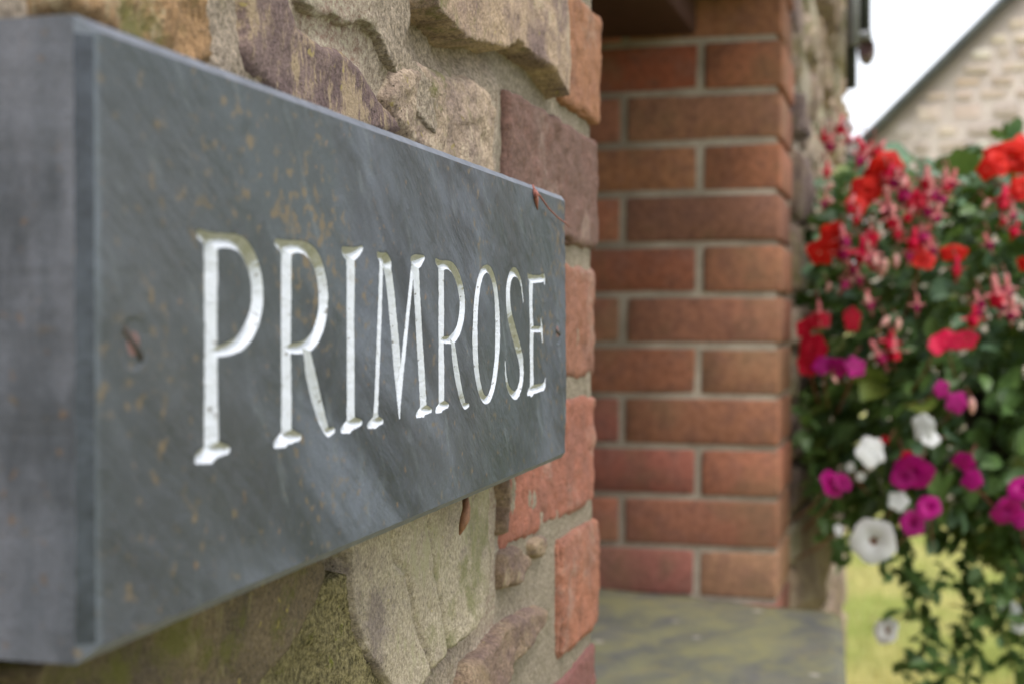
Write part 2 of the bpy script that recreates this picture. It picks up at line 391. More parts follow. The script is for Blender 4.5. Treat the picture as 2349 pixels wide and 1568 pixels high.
g = link('grass', mk_mesh('grass', V.reshape(-1, 3), np.arange(N * 3).reshape(N, 3), False), M['blade']); g['kind'] = 'stuff'
g['label'] = 'short yellow green grass of the sunlit lawn'

# ------------------------------------------------------------------ porch wall
X0, X1, X2, XE = -1.3, .838, 2.113, 4.40      # near end, near jamb, far jamb, far end of the wall
ZT = 2.75                                      # top of the wall
WT = .46                                       # thickness
ZH = ZC + .484                                 # underside of the lintel
ZS = ZC - .425                                 # bed of the sill
wall = thing('porch_wall', 'rough stone porch wall with red brick jambs round an open window, behind the slate sign', 'wall', (1.5, WY + WT / 2, 0))

# core (mortar bulk)
parts = [box_vf(X0, X1 - .007, WY + .020, WY + WT, -.1, ZT),
         box_vf(X2 + .0028, XE, WY + .006, WY + WT, -.1, ZT),
         box_vf(X1 - .007, X2 + .006, WY + .020, WY + WT - .002, -.1, ZS - .035),
         box_vf(X1 - .007, X2 + .006, WY + .020, WY + WT - .002, ZH + .08, ZT)]
v, f = join_vf(parts)
link('wall_core', mk_mesh('wall_core', v, f, False), M['joint'], wall)

# near face: hand-shaped stones, outlines measured on the wall plane
def P(lst, out=0): return [px_y(x, y, WY - out) for x, y in lst]
stones = [
 # polygon, proud, edge softness, roughness amp, material, seed, tilt x, tilt z
 (P([(60, -90), (440, -90), (478, -20), (492, 60), (488, 190), (380, 260), (150, 120), (60, 60)]), .006, .010, .0040, 'rust', 1, 0, 0),
 (P([(546, -90), (672, -60), (700, 30), (752, 66), (800, 84), (838, 120), (868, 170), (895, 215), (935, 262), (960, 340), (700, 330), (566, 190), (548, 110), (556, 40)], .002), .0022, .008, .0009, 'purple', 2, 0, 0),
 (P([(946, -90), (946, 0), (952, 25), (981, 59), (1011, 80), (1036, 101), (1070, 115), (1103, 111), (1133, 126), (1155, 105), (1172, 122), (1200, 143), (1221, 157), (1242, 172), (1259, 206), (1275, 226), (1277, 180), (1276, 126), (1271, 42), (1262, -90)], .001), .0105, .0014, .0013, 'gold', 3, 0, 0),
 (P([(905, 128), (965, 112), (1020, 138), (1090, 150), (1122, 175), (1146, 235), (1152, 450), (1000, 400), (915, 320), (890, 220)], .003), .0032, .009, .0034, 'tan', 4, 0, 0),
 (P([(762, 1312), (730, 1413), (690, 1481), (650, 1530), (590, 1620), (100, 1680), (60, 1560), (200, 1400), (500, 1290), (740, 1200)], .006), .0062, .0018, .0016, 'olive', 5, 0, 0),
 (P([(800, 1120), (796, 1230), (803, 1335), (809, 1380), (819, 1432), (837, 1499), (874, 1554), (905, 1600), (960, 1600), (1004, 1540), (1030, 1508), (1060, 1482), (1092, 1455), (1113, 1424), (1128, 1358), (1133, 1283), (1130, 1200), (1130, 1080)], .006), .0066, .0022, .0010, 'grey', 6, 0, 0),
 (P([(1155, 1258), (1196, 1243), (1218, 1268), (1220, 1300), (1195, 1350), (1156, 1362), (1150, 1320)], .002), .0024, .003, .0022, 'brown', 7, 0, 0),
 (P([(1226, 1240), (1262, 1218), (1268, 1262), (1252, 1287), (1230, 1283)], .002), .0016, .003, .0018, 'brown', 8, 0, 0),
 (P([(1086, 1512), (1123, 1484), (1160, 1436), (1215, 1400), (1262, 1380), (1268, 1415), (1234, 1487), (1190, 1545), (1160, 1620), (1070, 1640), (1073, 1560)], .005), .0055, .004, .0028, 'brown', 9, 0, 0),
 (P([(1135, 1085), (1150, 1085), (1153, 1240), (1141, 1235)]), .006, .003, .0025, 'brown', 10, 0, 0),
]
patches = [
 (P([(679, -90), (679, 0), (692, 25), (713, 42), (734, 50), (750, 38), (767, 55), (795, 67), (803, 55), (826, 65), (847, 84), (860, 103), (872, 130), (905, 190), (940, 260), (990, 330), (1010, 300), (985, 200), (915, 105), (930, 60), (925, -90)]), .0030, .0014, .0016, 'mortar', 31),
 (P([(764, 1300), (775, 1350), (786, 1401), (800, 1460), (811, 1501), (836, 1519), (868, 1560), (872, 1700), (540, 1700), (560, 1500), (700, 1330)]), .0040, .0016, .0028, 'mortar_green', 32),
]
cracks = [P([(863, 1231), (874, 1276), (900, 1306), (915, 1365), (922, 1424), (948, 1495), (963, 1543)]),
          P([(952, 1198), (960, 1254), (974, 1320), (989, 1413), (1004, 1513)])]
ROOTZ = 0
def height_patch(name, poly, hgt, soft, amp, mat, seed, step=.0014, crk=None):
    pa = np.array(poly); m = .012
    xs = np.arange(pa[:, 0].min() - m, pa[:, 0].max() + m, step); zs = np.arange(pa[:, 1].min() - m, pa[:, 1].max() + m, step)
    A, B = np.meshgrid(xs, zs, indexing='ij')
    wob = fbm(A * 90, B * 90, seed, 4, .6) * .0016
    sd = sdf_poly(A, B, poly) + wob
    env = 1 - sstep(-soft, soft * .25, sd)
    body = hgt * (.82 + .18 * fbm(A * 14, B * 14, seed + 3, 2)) + fbm(A * 55, B * 55, seed + 9, 5, .58) * amp
    # flaky steps of bedding
    body += (np.round(fbm(A * 22, B * 40, seed + 2, 3) * 3) / 3) * amp * .5
    h = -.010 + (body + .010) * env
    if crk:
        for cpts in crk:
            dl = dist_line(A + fbm(A * 120, B * 120, 5, 3) * .0012, B + fbm(A * 120, B * 120, 8, 3) * .0012, cpts)
            h -= .0022 * np.exp(-(dl / .0007) ** 2) + .0007 * sstep(.004, 0, dl)
    keep = sd < .006
    V = np.stack([A, WY - h, B], -1).reshape(-1, 3); q = quads(len(xs), len(zs))
    k = keep.ravel()[q].all(1); q = q[k]
    used = np.unique(q); rm = np.zeros(len(V), int); rm[used] = np.arange(len(used))
    return link(name, mk_mesh(name, V[used], rm[q]), M[mat], wall)
for i, (poly, h, soft, amp, mat, seed, _, _) in enumerate(stones):
    height_patch('stone', poly, h, soft, amp, mat, seed, crk=cracks if seed == 6 else None)
for poly, h, soft, amp, mat, seed in patches:
    height_patch('mortar_patch', poly, h, soft, amp, mat, seed)

# bedding mortar of the near face, one relief sheet
xs = np.arange(.10, X1 - .008, .0018); zs = np.arange(ZC - .30, ZC + .29, .0018)
A, B = np.meshgrid(xs, zs, indexing='ij')
bk = sstep(.615, .632, A + fbm(A * 60, B * 60, 2, 3) * .004)           # brick zone
base = fbm(A * 18, B * 18, 61, 4, .6) * .0028 + fbm(A * 110, B * 110, 62, 4, .6) * .0012
h = base * (1 - bk * .55) - bk * .0018 - .001
for j, (poly, *_r) in enumerate(stones):
    sd = np.abs(sdf_poly(A, B, poly))
    dp = .008 if j == 2 else (.012 if j in (4, 5) else .0014)
    wd = .009 if j == 2 else .005
    h -= dp * np.exp(-(sd / wd) ** 2) * (.7 + .5 * fbm(A * 40, B * 40, j + 70, 2)) * (1 - bk * .7)
V = np.stack([A, WY - h, B], -1).reshape(-1, 3)
link('bedding_mortar', mk_mesh('bedding_mortar', V, quads(len(xs), len(zs))), M['mortar'], wall)

# cheap rubble stones for the rest of the wall
def lump(seed, n=10):
    s = np.linspace(-.5, .5, n); A, B = np.meshgrid(s, s, indexing='ij')
    r = (np.abs(A * 2) ** 7 + np.abs(B * 2) ** 7) ** (1 / 7)
    env = 1 - sstep(.80, 1.0, r)
    h = env * (.75 + .5 * fbm(A * 2.6, B * 2.6, seed, 3)) - (1 - env) * .8
    wx = A + fbm(A * 2, B * 2, seed + 1, 2) * .09; wz = B + fbm(A * 2, B * 2, seed + 4, 2) * .12
    return mk_mesh('rubble', np.stack([wx, -h, wz], -1).reshape(-1, 3), quads(n, n))
rnd = random.Random(11)
stone_mats = ['tan', 'gold', 'grey', 'brown', 'purple', 'tan']
lumps = {}
for k in range(10):
    for mname in ('tan', 'gold', 'grey', 'brown', 'purple'):
        me = lump(100 + k); me.materials.append(M[mname]); lumps[(k, mname)] = me
def rubble(xa, xb, za, zb, hr=(.09, .16), wr=(.14, .34), skip=None, face=WY, proud=(.014, .034), parent=wall, lip=.012, limit=999):
    z = za; c = 0
    while z < zb - .03:
        h = rnd.uniform(*hr); h = min(h, zb - z); x = xa + rnd.uniform(-.1, 0)
        while x < xb - .02:
            w = rnd.uniform(*wr); x_a = max(x, xa); x_b = min(x + w, xb); x += w
            if x_b - x_a < .045: continue
            cx, cz = (x_a + x_b) / 2, z + h / 2 + rnd.uniform(-.006, .006)
            ww, hh = x_b - x_a - lip, h - lip * rnd.uniform(.7, 1.4)
            if skip and skip(cx, cz, ww, hh): continue
            k = (rnd.randrange(10), rnd.choice(stone_mats if parent is wall else ['tan', 'gold', 'grey', 'brown', 'tan']))
            o = link('stone', lumps[k], None, parent)
            o.location = (cx, face + .004, cz); o.scale = (ww * rnd.choice((-1, 1)), rnd.uniform(*proud), hh * rnd.choice((-1, 1)))
            c += 1
        z += h
    return c
hand = lambda cx, cz, w, h: (cx + w / 2 > .10 and ZC - .29 < cz + h / 2 and cz - h / 2 < ZC + .28)
nst = 0
nst += rubble(X0, .10, ZC - .29, ZC + .28, (.12, .18), (.2, .42))
nst += rubble(X0, .615, .0, ZC - .29, (.14, .2), (.24, .5))
nst += rubble(X0, .615, ZC + .28, ZT, (.14, .2), (.24, .5))
nst += rubble(X2 + .232, XE, ZC - .62, ZT - .7, (.07, .15), (.12, .30), proud=(.010, .030))
nst += rubble(X2 + .232, XE, .0, ZC - .62, (.15, .22), (.25, .5), proud=(.01, .02))
nst += rubble(X2 + .232, XE, ZT - .7, ZT, (.15, .22), (.25, .5), proud=(.02, .05))
nst += rubble(X1, X2, .0, ZS - .06, (.15, .2), (.25, .5))
nst += rubble(X1, X2, ZH + .10, ZT, (.15, .2), (.25, .5))
# swollen boulder low on the wall just beyond the sill
bx_, bz_ = 2.62, ZC - .40
o = link('stone', lumps[(3, 'tan')], None, wall); o.location = (bx_, WY + .004, bz_); o.scale = (.40, .055, .20)

# bricks of the near jamb
nearcol = {1: (.36, .17, .095), 0: (.18, .105, .085), -1: (.32, .145, .095), -2: (.36, .14, .095), -3: (.38, .155, .095), -4: (.24, .10, .09), 2: (.30, .12, .09)}
rb = random.Random(5)
CH = .075; base_z = ZC + .0396
k0 = int(math.floor((0 - base_z) / CH)) + 1
cheap = {}
def cheap_brick(sx, sy, sz):
    key = (round(sx, 3), round(sy, 3), round(sz, 3), rb.randrange(3))
    if key not in cheap:
        P_, Q_ = rbox(sx, sy, sz, .0040, .05, .0006, len(cheap) + 3, 40)
        me = mk_mesh('brick', P_, Q_); cheap[key] = me
    return cheap[key]
warm = [(.30, .125, .08), (.34, .145, .085), (.27, .12, .08), (.24, .09, .07), (.31, .15, .09), (.26, .105, .085)]
for k in range(k0, 17):
    zc = base_z + CH * (k + .5); stretcher = (k % 2 == 0)
    sx, sy = (.208, .1025) if stretcher else (.098, .215)
    if -5 <= k <= 3:
        P_, Q_ = rbox(sx, sy, .0655, .0040, .0020, .0021, k + 20, 85)
        me = mk_mesh('brick', P_, Q_); mat = M['brick']
    else: me = cheap_brick(sx, sy, .0655); mat = M['brickfar']
    jx, jy = rb.uniform(-.002, .0015), rb.uniform(-.0018, .0018)
    o = link('brick', me, mat, wall, (X1 - sx / 2 + jx - (.0005 * max(0, -k)), WY + sy / 2 + jy, zc), (0, rb.uniform(-.006, .006), rb.uniform(-.012, .012)))
    o.color = (*nearcol.get(k, rb.choice(warm)), 1)

# bricks of the far jamb, seen face on through the opening
CF = .0753; zf0 = ZC + .0447
farcols = {4: [(.40, .17, .10), (.26, .085, .05)], 3: [(.33, .17, .11)], 2: [(.37, .165, .10), (.31, .15, .085)], 1: [(.25, .125, .085)],
           0: [(.36, .17, .105), (.27, .105, .065)], -1: [(.32, .15, .10)], -2: [(.31, .16, .095), (.30, .13, .08)], -3: [(.30, .14, .085)],
           -4: [(.35, .15, .095), (.27, .10, .075)], -5: [(.29, .13, .085)], -6: [(.34, .20, .125), (.28, .115, .095)]}
for k in range(-18, 17):
    zc = zf0 + CF * (k + .5)
    if zc < 0 or zc > ZT: continue
    hdr = (k % 2 == 0)
    vis = farcols.get(k, [rb.choice(warm)])
    ys = [(0, .1135), (.1245, .338), (.349, WT)] if hdr else [(0, .228), (.239, .349), (.360, WT)]
    for i, (a, b) in enumerate(ys):
        sx = .215 if (hdr and i == 0) else (.1025 if (i == 0) else (.21 if i == 2 else .1025))
        if i == 0 and not hdr: sx = .1025
        me = cheap_brick(sx, b - a + .001, .0670)
        lean = (zc - ZC) * .010
        o = link('brick', me, M['brickfar'], wall, (X2 + sx / 2 + rb.uniform(-.0015, .0015), WY + (a + b) / 2 + rb.uniform(-.0015, .0015) + (-lean * .6), zc), (0, 0, rb.uniform(-.01, .01)))
        cc_ = vis[i] if i < len(vis) else rb.choice(warm); o.color = (cc_[0] * 1.14, cc_[1] * 1.05, cc_[2], 1)
    if not hdr:      # header return completing the outer corner
        me = cheap_brick(.1025, .1025, .0655)
        o = link('brick', me, M['brickfar'], wall, (X2 + .113 + .051, WY + .0515 + rb.uniform(-.002, .002), zc)); o.color = (*rb.choice(warm), 1)

# sill slab (falls towards the garden), its front edge out over the lawn
def sill():
    nx, ny = 60, 40; A, B = np.meshgrid(np.linspace(0, 1, nx), np.linspace(0, 1, ny), indexing='ij')
    X = X1 - .05 + (X2 + .004 - X1 + .05) * A
    yf = .066 + (X - 1.73) / (2.118 - 1.73) * .022
    Y = yf + (WY + WT - .002 - yf) * B + 0 * A
    Zt = ZC - .4205 + (Y - .09) * .065 + fbm(X * 9, Y * 9, 7, 4) * .0025
    edge = np.exp(-((Y - yf) / .006) ** 2) * .006
    Zt = Zt - edge
    T = np.stack([X, Y, Zt], -1).reshape(-1, 3); Bt = T.copy(); Bt[:, 2] = Zt.ravel() - .035
    q = quads(nx, ny); n0 = nx * ny
    Fc = [tuple(r) for r in q] + [tuple(r[::-1] + n0) for r in q]
    idx = np.arange(n0).reshape(nx, ny)
    for line, fl in ((idx[:, 0], 1), (idx[:, -1], 0), (idx[0, :], 0), (idx[-1, :], 1)):
        for a, b in zip(line[:-1], line[1:]):
            Fc.append((a, b, b + n0, a + n0) if not fl else (b, a, a + n0, b + n0))
    return mk_mesh('window_sill', np.concatenate([T, Bt]), Fc, False)
link('window_sill', sill(), M['sill'], wall)
# lintel over the opening
t = NT('dark_oak'); c = t.mix(t.step(t.noise(1, 5, .6, vec=t.map((4, 60, 60))), .4, .6), (.045, .028, .021), (.075, .046, .034))
M['oak'] = t.fin(c, .8, t.bump(t.noise(1, 5, .6, vec=t.map((6, 120, 120))), .5, .003))
P_, Q_ = rbox(X2 - X1 + .3, WT - .01, .10, .006, .05, .0015, 4, 20)
link('lintel', mk_mesh('lintel', P_, Q_), M['oak'], wall, ((X1 + X2) / 2, WY + WT / 2 + .004, ZH + .05))

P_, Q_ = rbox(X2 - X1 + .42, .14, .05, .006, .05, .0015, 9, 20)
link('shade_board', mk_mesh('shade_board', P_, Q_), M['oak'], wall, ((X1 + X2) / 2 + .02, WY - .048, ZH + .085))  # unseen board added to darken the top of the brick reveal
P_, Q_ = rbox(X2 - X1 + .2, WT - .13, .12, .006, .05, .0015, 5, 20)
link('shade_block', mk_mesh('shade_block', P_, Q_), simple('shade_dark_brick', (.085, .038, .03), .9, 30, .4), wall, ((X1 + X2) / 2, WY + .124 + (WT - .13) / 2, ZC + .432 + .06))  # added block, the deep shade on the brickwork put into its colour
# inside of the porch: ceiling, inner wall and floor, all plain
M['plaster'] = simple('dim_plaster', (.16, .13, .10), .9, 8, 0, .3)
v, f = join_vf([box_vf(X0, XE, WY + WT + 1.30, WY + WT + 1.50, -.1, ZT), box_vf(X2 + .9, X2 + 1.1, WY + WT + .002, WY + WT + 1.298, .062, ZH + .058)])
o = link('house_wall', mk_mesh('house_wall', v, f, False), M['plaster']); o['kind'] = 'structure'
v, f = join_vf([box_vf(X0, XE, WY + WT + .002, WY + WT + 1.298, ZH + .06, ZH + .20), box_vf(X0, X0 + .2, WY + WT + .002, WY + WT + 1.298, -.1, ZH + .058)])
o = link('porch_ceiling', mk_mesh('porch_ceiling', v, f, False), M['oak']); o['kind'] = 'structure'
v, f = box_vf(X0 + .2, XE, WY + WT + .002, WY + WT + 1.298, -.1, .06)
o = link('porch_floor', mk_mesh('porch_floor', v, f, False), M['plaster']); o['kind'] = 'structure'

# ------------------------------------------------------------------ the slate sign
YP = .150
XA, _ = px_y(199, 0, YP); XB, _ = px_y(1300, 0, YP)
ZB, ZTP = ZC - .0628, ZC + .0590
def zz(zx, zy): return px_y(422.8 + .4 * zx, 469.8 + .4 * zy, YP)
# strokes: (x, y, half width in mm) in the coordinates of an enlarged crop
Lt = {}
Lt['P'] = [[(155, 240, 3.3), (155, 700, 3.1), (155, 1385, 3.3)],
           [(85, 168, 1.1), (155, 206, 1.9), (215, 206, 1.7), (285, 212, 1.8), (335, 240, 2.2), (378, 310, 2.7), (408, 410, 3.1), (418, 530, 3.3), (404, 630, 3.1), (368, 722, 2.7), (315, 790, 2.1), (240, 828, 1.5), (160, 842, 1.2)],
           [(155, 1330, 3.4), (150, 1420, 2.6), (75, 1452, 1.3)], [(155, 1360, 2.6), (170, 1400, 2.2), (250, 1402, 1.0)]]
Lt['R'] = [[(583, 275, 3.2), (583, 800, 3.0), (583, 1300, 3.2)],
           [(525, 218, 1.0), (583, 245, 1.9), (640, 240, 1.6), (700, 255, 1.8), (742, 295, 2.3), (776, 375, 2.8), (795, 480, 3.2), (797, 580, 3.2), (780, 680, 2.9), (745, 760, 2.4), (700, 806, 1.9), (640, 822, 1.4), (585, 818, 1.2)],
           [(700, 835, 2.0), (716, 930, 2.8), (742, 1050, 3.0), (775, 1180, 2.6), (800, 1255, 2.0), (822, 1300, 1.4), (855, 1290, .9)],
           [(583, 1270, 3.2), (575, 1335, 2.5), (522, 1368, 1.2)], [(583, 1290, 2.6), (600, 1325, 2.1), (662, 1330, .9)]]
Lt['I'] = [[(953, 312, 3.1), (953, 780, 2.9), (953, 1225, 3.1)], [(908, 258, .9), (935, 282, 2.0), (975, 282, 1.9), (1016, 250, .8)],
           [(953, 1200, 3.1), (945, 1262, 2.4), (903, 1288, 1.1)], [(953, 1215, 2.4), (965, 1252, 2.0), (1012, 1245, .9)]]
Lt['M'] = [[(1128, 322, 1.5), (1118, 620, 1.7), (1096, 1205, 1.7)], [(1152, 338, 2.6), (1172, 420, 3.1), (1200, 700, 3.3), (1220, 960, 3.1), (1231, 1215, .6)],
           [(1312, 330, 1.5), (1278, 640, 1.6), (1240, 1000, 1.7), (1230, 1150, 1.0)], [(1327, 360, 3.0), (1345, 740, 3.1), (1366, 1150, 3.2)],
           [(1108, 286, .9), (1130, 308, 1.7), (1156, 312, 1.9), (1172, 345, 2.2)], [(1302, 312, .9), (1325, 325, 2.3), (1352, 322, 2.0), (1374, 305, .8)],
           [(1096, 1170, 1.8), (1092, 1240, 2.2), (1053, 1265, 1.0)], [(1096, 1190, 1.6), (1102, 1240, 1.8), (1132, 1240, .9)],
           [(1366, 1110, 3.1), (1364, 1178, 2.3), (1330, 1202, 1.1)], [(1366, 1130, 2.6), (1374, 1172, 1.9), (1410, 1176, .9)]]
Lt['r'] = [[(1473, 372, 3.1), (1472, 740, 2.9), (1472, 1120, 3.1)],
           [(1443, 322, .9), (1472, 350, 1.9), (1500, 345, 1.5), (1532, 356, 1.8), (1556, 390, 2.3), (1578, 450, 2.8), (1593, 530, 3.2), (1594, 600, 3.2), (1582, 680, 2.8), (1562, 735, 2.3), (1535, 766, 1.8), (1505, 774, 1.3), (1475, 770, 1.1)],
           [(1538, 790, 2.0), (1546, 870, 2.7), (1560, 970, 2.8), (1580, 1080, 2.4), (1595, 1130, 1.9), (1606, 1152, 1.3), (1626, 1145, .8)],
           [(1472, 1090, 3.1), (1468, 1155, 2.2), (1440, 1178, 1.0)], [(1472, 1100, 2.4), (1480, 1146, 1.9), (1510, 1148, .9)]]
def ell(cx, cy, rx, ry, tilt, n=28):
    o = []
    for i in range(n + 1):
        a = 2 * math.pi * i / n; sx, sy = math.sin(a), -math.cos(a)
        o.append((cx + rx * sx + tilt * sy, cy + ry * sy, 1.5 + 1.75 * abs(sx) ** 1.3))
    return o
Lt['O'] = [ell(1731, 742, 66, 376, -2)]
Lt['S'] = [[(1943, 555, .4), (1939, 500, .9), (1930, 440, 1.1), (1912, 400, 1.6), (1893, 386, 1.9), (1873, 402, 2.2), (1860, 460, 2.8), (1856, 550, 3.2), (1866, 640, 3.3), (1888, 730, 3.4), (1912, 810, 3.4), (1931, 890, 3.3), (1935, 970, 3.0), (1925, 1040, 2.5), (1907, 1082, 2.0), (1888, 1090, 1.7), (1866, 1068, 1.4), (1850, 1030, 1.1), (1842, 970, .9), (1838, 895, .4)]]
Lt['E'] = [[(1990, 440, 3.0), (1991, 740, 2.9), (1991, 1060, 3.0)], [(1972, 405, .9), (1990, 425, 1.8), (2040, 425, 1.6), (2062, 420, 1.8), (2066, 455, .5)], [(2062, 420, 1.2), (2064, 400, .5)],
           [(1990, 712, 1.4), (2045, 714, 1.3)], [(2045, 650, .4), (2048, 714, 1.5), (2052, 785, .4)],
           [(1968, 1082, .9), (1990, 1060, 2.0), (2045, 1045, 1.7), (2062, 1035, 1.7), (2072, 990, .4)]]
order = ['P', 'R', 'I', 'M', 'r', 'O', 'S', 'E']
cham = .0026
def nonuni(a, b, f0, f1, fine, coarse):
    s = [np.arange(a, f0, coarse), np.arange(f0, f1, fine), np.arange(f1, b, coarse), [b]]
    r = np.concatenate(s); return r[np.concatenate([[True], np.diff(r) > coarse * .1])]
xs = nonuni(XA + cham, XB - cham, .2985, .619, .00040, .0010)
zs = nonuni(ZB + cham, ZTP - cham, ZC - .0325, ZC + .0245, .00036, .0010)
A, B = np.meshgrid(xs, zs, indexing='ij')
def polysdf(strokes):
    d = np.full(A.shape, .03)
    for st in strokes:
        pts = [(*zz(a, b), w * .00096) for a, b, w in st]
        pts = [pts[0]] + pts[1:]
        # smooth with Catmull-Rom
        if len(pts) > 3:
            q = [pts[0]] + pts + [pts[-1]]; o = []
            for i in range(1, len(q) - 2):
                for s in range(4):
                    u = s / 4; c = []
                    for k in range(3):
                        p0, p1, p2, p3 = q[i - 1][k], q[i][k], q[i + 1][k], q[i + 2][k]
                        c.append(.5 * (2 * p1 + (p2 - p0) * u + (2 * p0 - 5 * p1 + 4 * p2 - p3) * u * u + (3 * p1 - p0 - 3 * p2 + p3) * u ** 3))
                    o.append((c[0], c[1], max(c[2], .0003)))
            pts = o + [pts[-1]]
        xa, xb = min(p[0] for p in pts) - .008, max(p[0] for p in pts) + .008
        i0, i1 = np.searchsorted(xs, [xa, xb])
        a_, b_ = A[i0:i1], B[i0:i1]; dd = d[i0:i1]
        for (x0, z0, w0), (x1, z1, w1) in zip(pts[:-1], pts[1:]):
            ex, ez = x1 - x0, z1 - z0
            t = np.clip(((a_ - x0) * ex + (b_ - z0) * ez) / (ex * ex + ez * ez + 1e-12), 0, 1)
            dd = np.minimum(dd, np.hypot(a_ - x0 - ex * t, b_ - z0 - ez * t) - (w0 + (w1 - w0) * t))
        d[i0:i1] = dd
    return d
wobble = fbm(A * 500, B * 500, 91, 3) * .00013
S = np.stack([polysdf(Lt[k]) for k in order]) + wobble
who = S.argmin(0); sd = S.min(0)
dep = np.clip(-sd, 0, .0034); dep = .95 * dep
dep = dep + (dep > 0) * fbm(A * 700, B * 700, 92, 3) * .00012
gx, gz = np.gradient(sd, xs, zs)
face_n = fbm(A * 22 + B * 11, B * 9, 93, 4) * .00028 + fbm(A * 6, B * 6, 94, 2) * .0004
# riven flakes toward the right foot of the slab
fl = fbm(A * 55 + B * 38, B * 24 - A * 14, 95, 4, .55)
zone = sstep(.42, .60, A) * .9 + .1
face_n += np.round(fl * 5) / 5 * .00055 * zone + np.clip(fl, 0, 1) * .0003 * zone
# countersunk screws
sc = [px_y(307, 788, YP), px_y(1280, 762, YP)]
for cx_, cz_ in sc:
    r = np.hypot(A - cx_, B - cz_); face_n += -.0 ; dep = np.maximum(dep, np.clip((.0054 - r) * .9, 0, .0003))
Yf = YP + dep - face_n
paint = np.clip(-sd / .0003, -3, 3)
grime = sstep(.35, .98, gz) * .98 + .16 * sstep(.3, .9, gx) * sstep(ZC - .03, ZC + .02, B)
tp = np.clip((ZC - .034 - B) / (ZC - .034 - ZB), 0, 1.2); B = B + tp * .0022 * ((A - (XA + XB) / 2) / ((XB - XA) / 2))
V = np.stack([A, Yf, B], -1).reshape(-1, 3); q = quads(len(xs), len(zs))
sdr = sd.ravel(); lm = (sdr[q] < .0005).any(1)
wq = who.ravel()[q[:, 0]]
sign = thing('slate_house_sign', 'grey slate house sign with white cut letters reading PRIMROSE, screwed to the stone wall', 'sign', ((XA + XB) / 2, YP + .014, ZB))
def sub(mask):
    qq = q[mask]; used = np.unique(qq); rm = np.zeros(len(V), int); rm[used] = np.arange(len(used)); return used, rm[qq]
used, fq = sub(~lm)
# slab body: front relief + worn chamfer + flat sides
Vs = [V[used]]; Fs = [fq]; sm = [np.ones(len(fq), bool)]; nb = len(used)
ix = np.arange(len(xs) * len(zs)).reshape(len(xs), len(zs))
loop = np.concatenate([ix[:, 0], ix[-1, 1:], ix[-2::-1, -1], ix[0, -2:0:-1]])
L0 = V[loop]
cxm, czm = (XA + XB) / 2, (ZB + ZTP) / 2
nx_ = np.where(np.isclose(L0[:, 0], xs[0]), -1, np.where(np.isclose(L0[:, 0], xs[-1]), 1, 0))
iz_ = loop % len(zs); nz_ = np.where(iz_ == 0, -1, np.where(iz_ == len(zs) - 1, 1, 0))
ch_n = fbm(L0[:, 0] * 130, L0[:, 2] * 130, 96, 3) * .00025
L1 = L0.copy(); L1[:, 0] += nx_ * (cham + ch_n); L1[:, 2] += nz_ * (cham + ch_n); L1[:, 1] = YP + cham + ch_n
L2 = L1.copy(); L2[:, 1] = YP + .027
n = len(loop)
for La, Lb in ((L0, L1), (L1, L2)):
    Vs.append(La); Vs.append(Lb); i = np.arange(n); j = (i + 1) % n
    Fs.append(np.stack([nb + i, nb + j, nb + n + j, nb + n + i], 1)[:, ::-1]); sm.append(np.zeros(n, bool)); nb += 2 * n
Vs.append(np.array([[XA, YP + .027, ZB], [XB, YP + .027, ZB], [XB, YP + .027, ZTP], [XA, YP + .027, ZTP]])); Fs.append(np.array([[nb, nb + 3, nb + 2, nb + 1]])); sm.append(np.zeros(1, bool))
sme = mk_mesh('slab', np.concatenate(Vs), np.concatenate(Fs), np.concatenate(sm))
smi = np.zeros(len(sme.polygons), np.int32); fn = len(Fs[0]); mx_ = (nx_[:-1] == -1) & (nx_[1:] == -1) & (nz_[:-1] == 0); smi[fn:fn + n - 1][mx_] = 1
smi[fn:fn + n - 1][nz_[:-1] * nz_[1:] == 1] = 2; sme.materials.append(M['slate']); sme.materials.append(M['dark_reflection']); sme.materials.append(M['skylit']); sme.polygons.foreach_set('material_index', smi)
link('slab', sme, None, sign)
pr, gr = paint.ravel(), grime.ravel()
for i in range(8):
    used, fq = sub(lm & (wq == i))
    link('letter', mk_mesh('letter', V[used], fq, True, {'groove': pr[used], 'grime': gr[used]}), M['letter'], sign)
def screw_mesh(r=.0047):
    n = 32; V = [(0, -.0009, 0)]; Fc = []
    for k, (rr, y) in enumerate(((.45 * r, -.0008), (.8 * r, -.0005), (r, 0), (r, .002))):
        for i in range(n):
            a = 2 * math.pi * i / n; V.append((rr * math.cos(a), y, rr * math.sin(a)))
    for i in range(n): Fc.append((0, 1 + i, 1 + (i + 1) % n))
    for k in range(3):
        for i in range(n):
            j = (i + 1) % n; Fc.append((1 + k * n + i, 1 + (k + 1) * n + i, 1 + (k + 1) * n + j, 1 + k * n + j))
    return V, Fc
for i, (cx_, cz_) in enumerate(sc):
    v, f = screw_mesh(); s = link('screw', mk_mesh('screw', v, f, True), M['screw'], sign, (cx_, YP + .0009, cz_), (0, (.75, .2)[i], 0))
    v, f = box_vf(-.0046, .0046, -.00108, .0004, -.0008, .0008)
    b = link('screw_slot', mk_mesh('screw_slot', v, f, False), M['slot']); b.parent = s; b.location = (0, 0, 0)

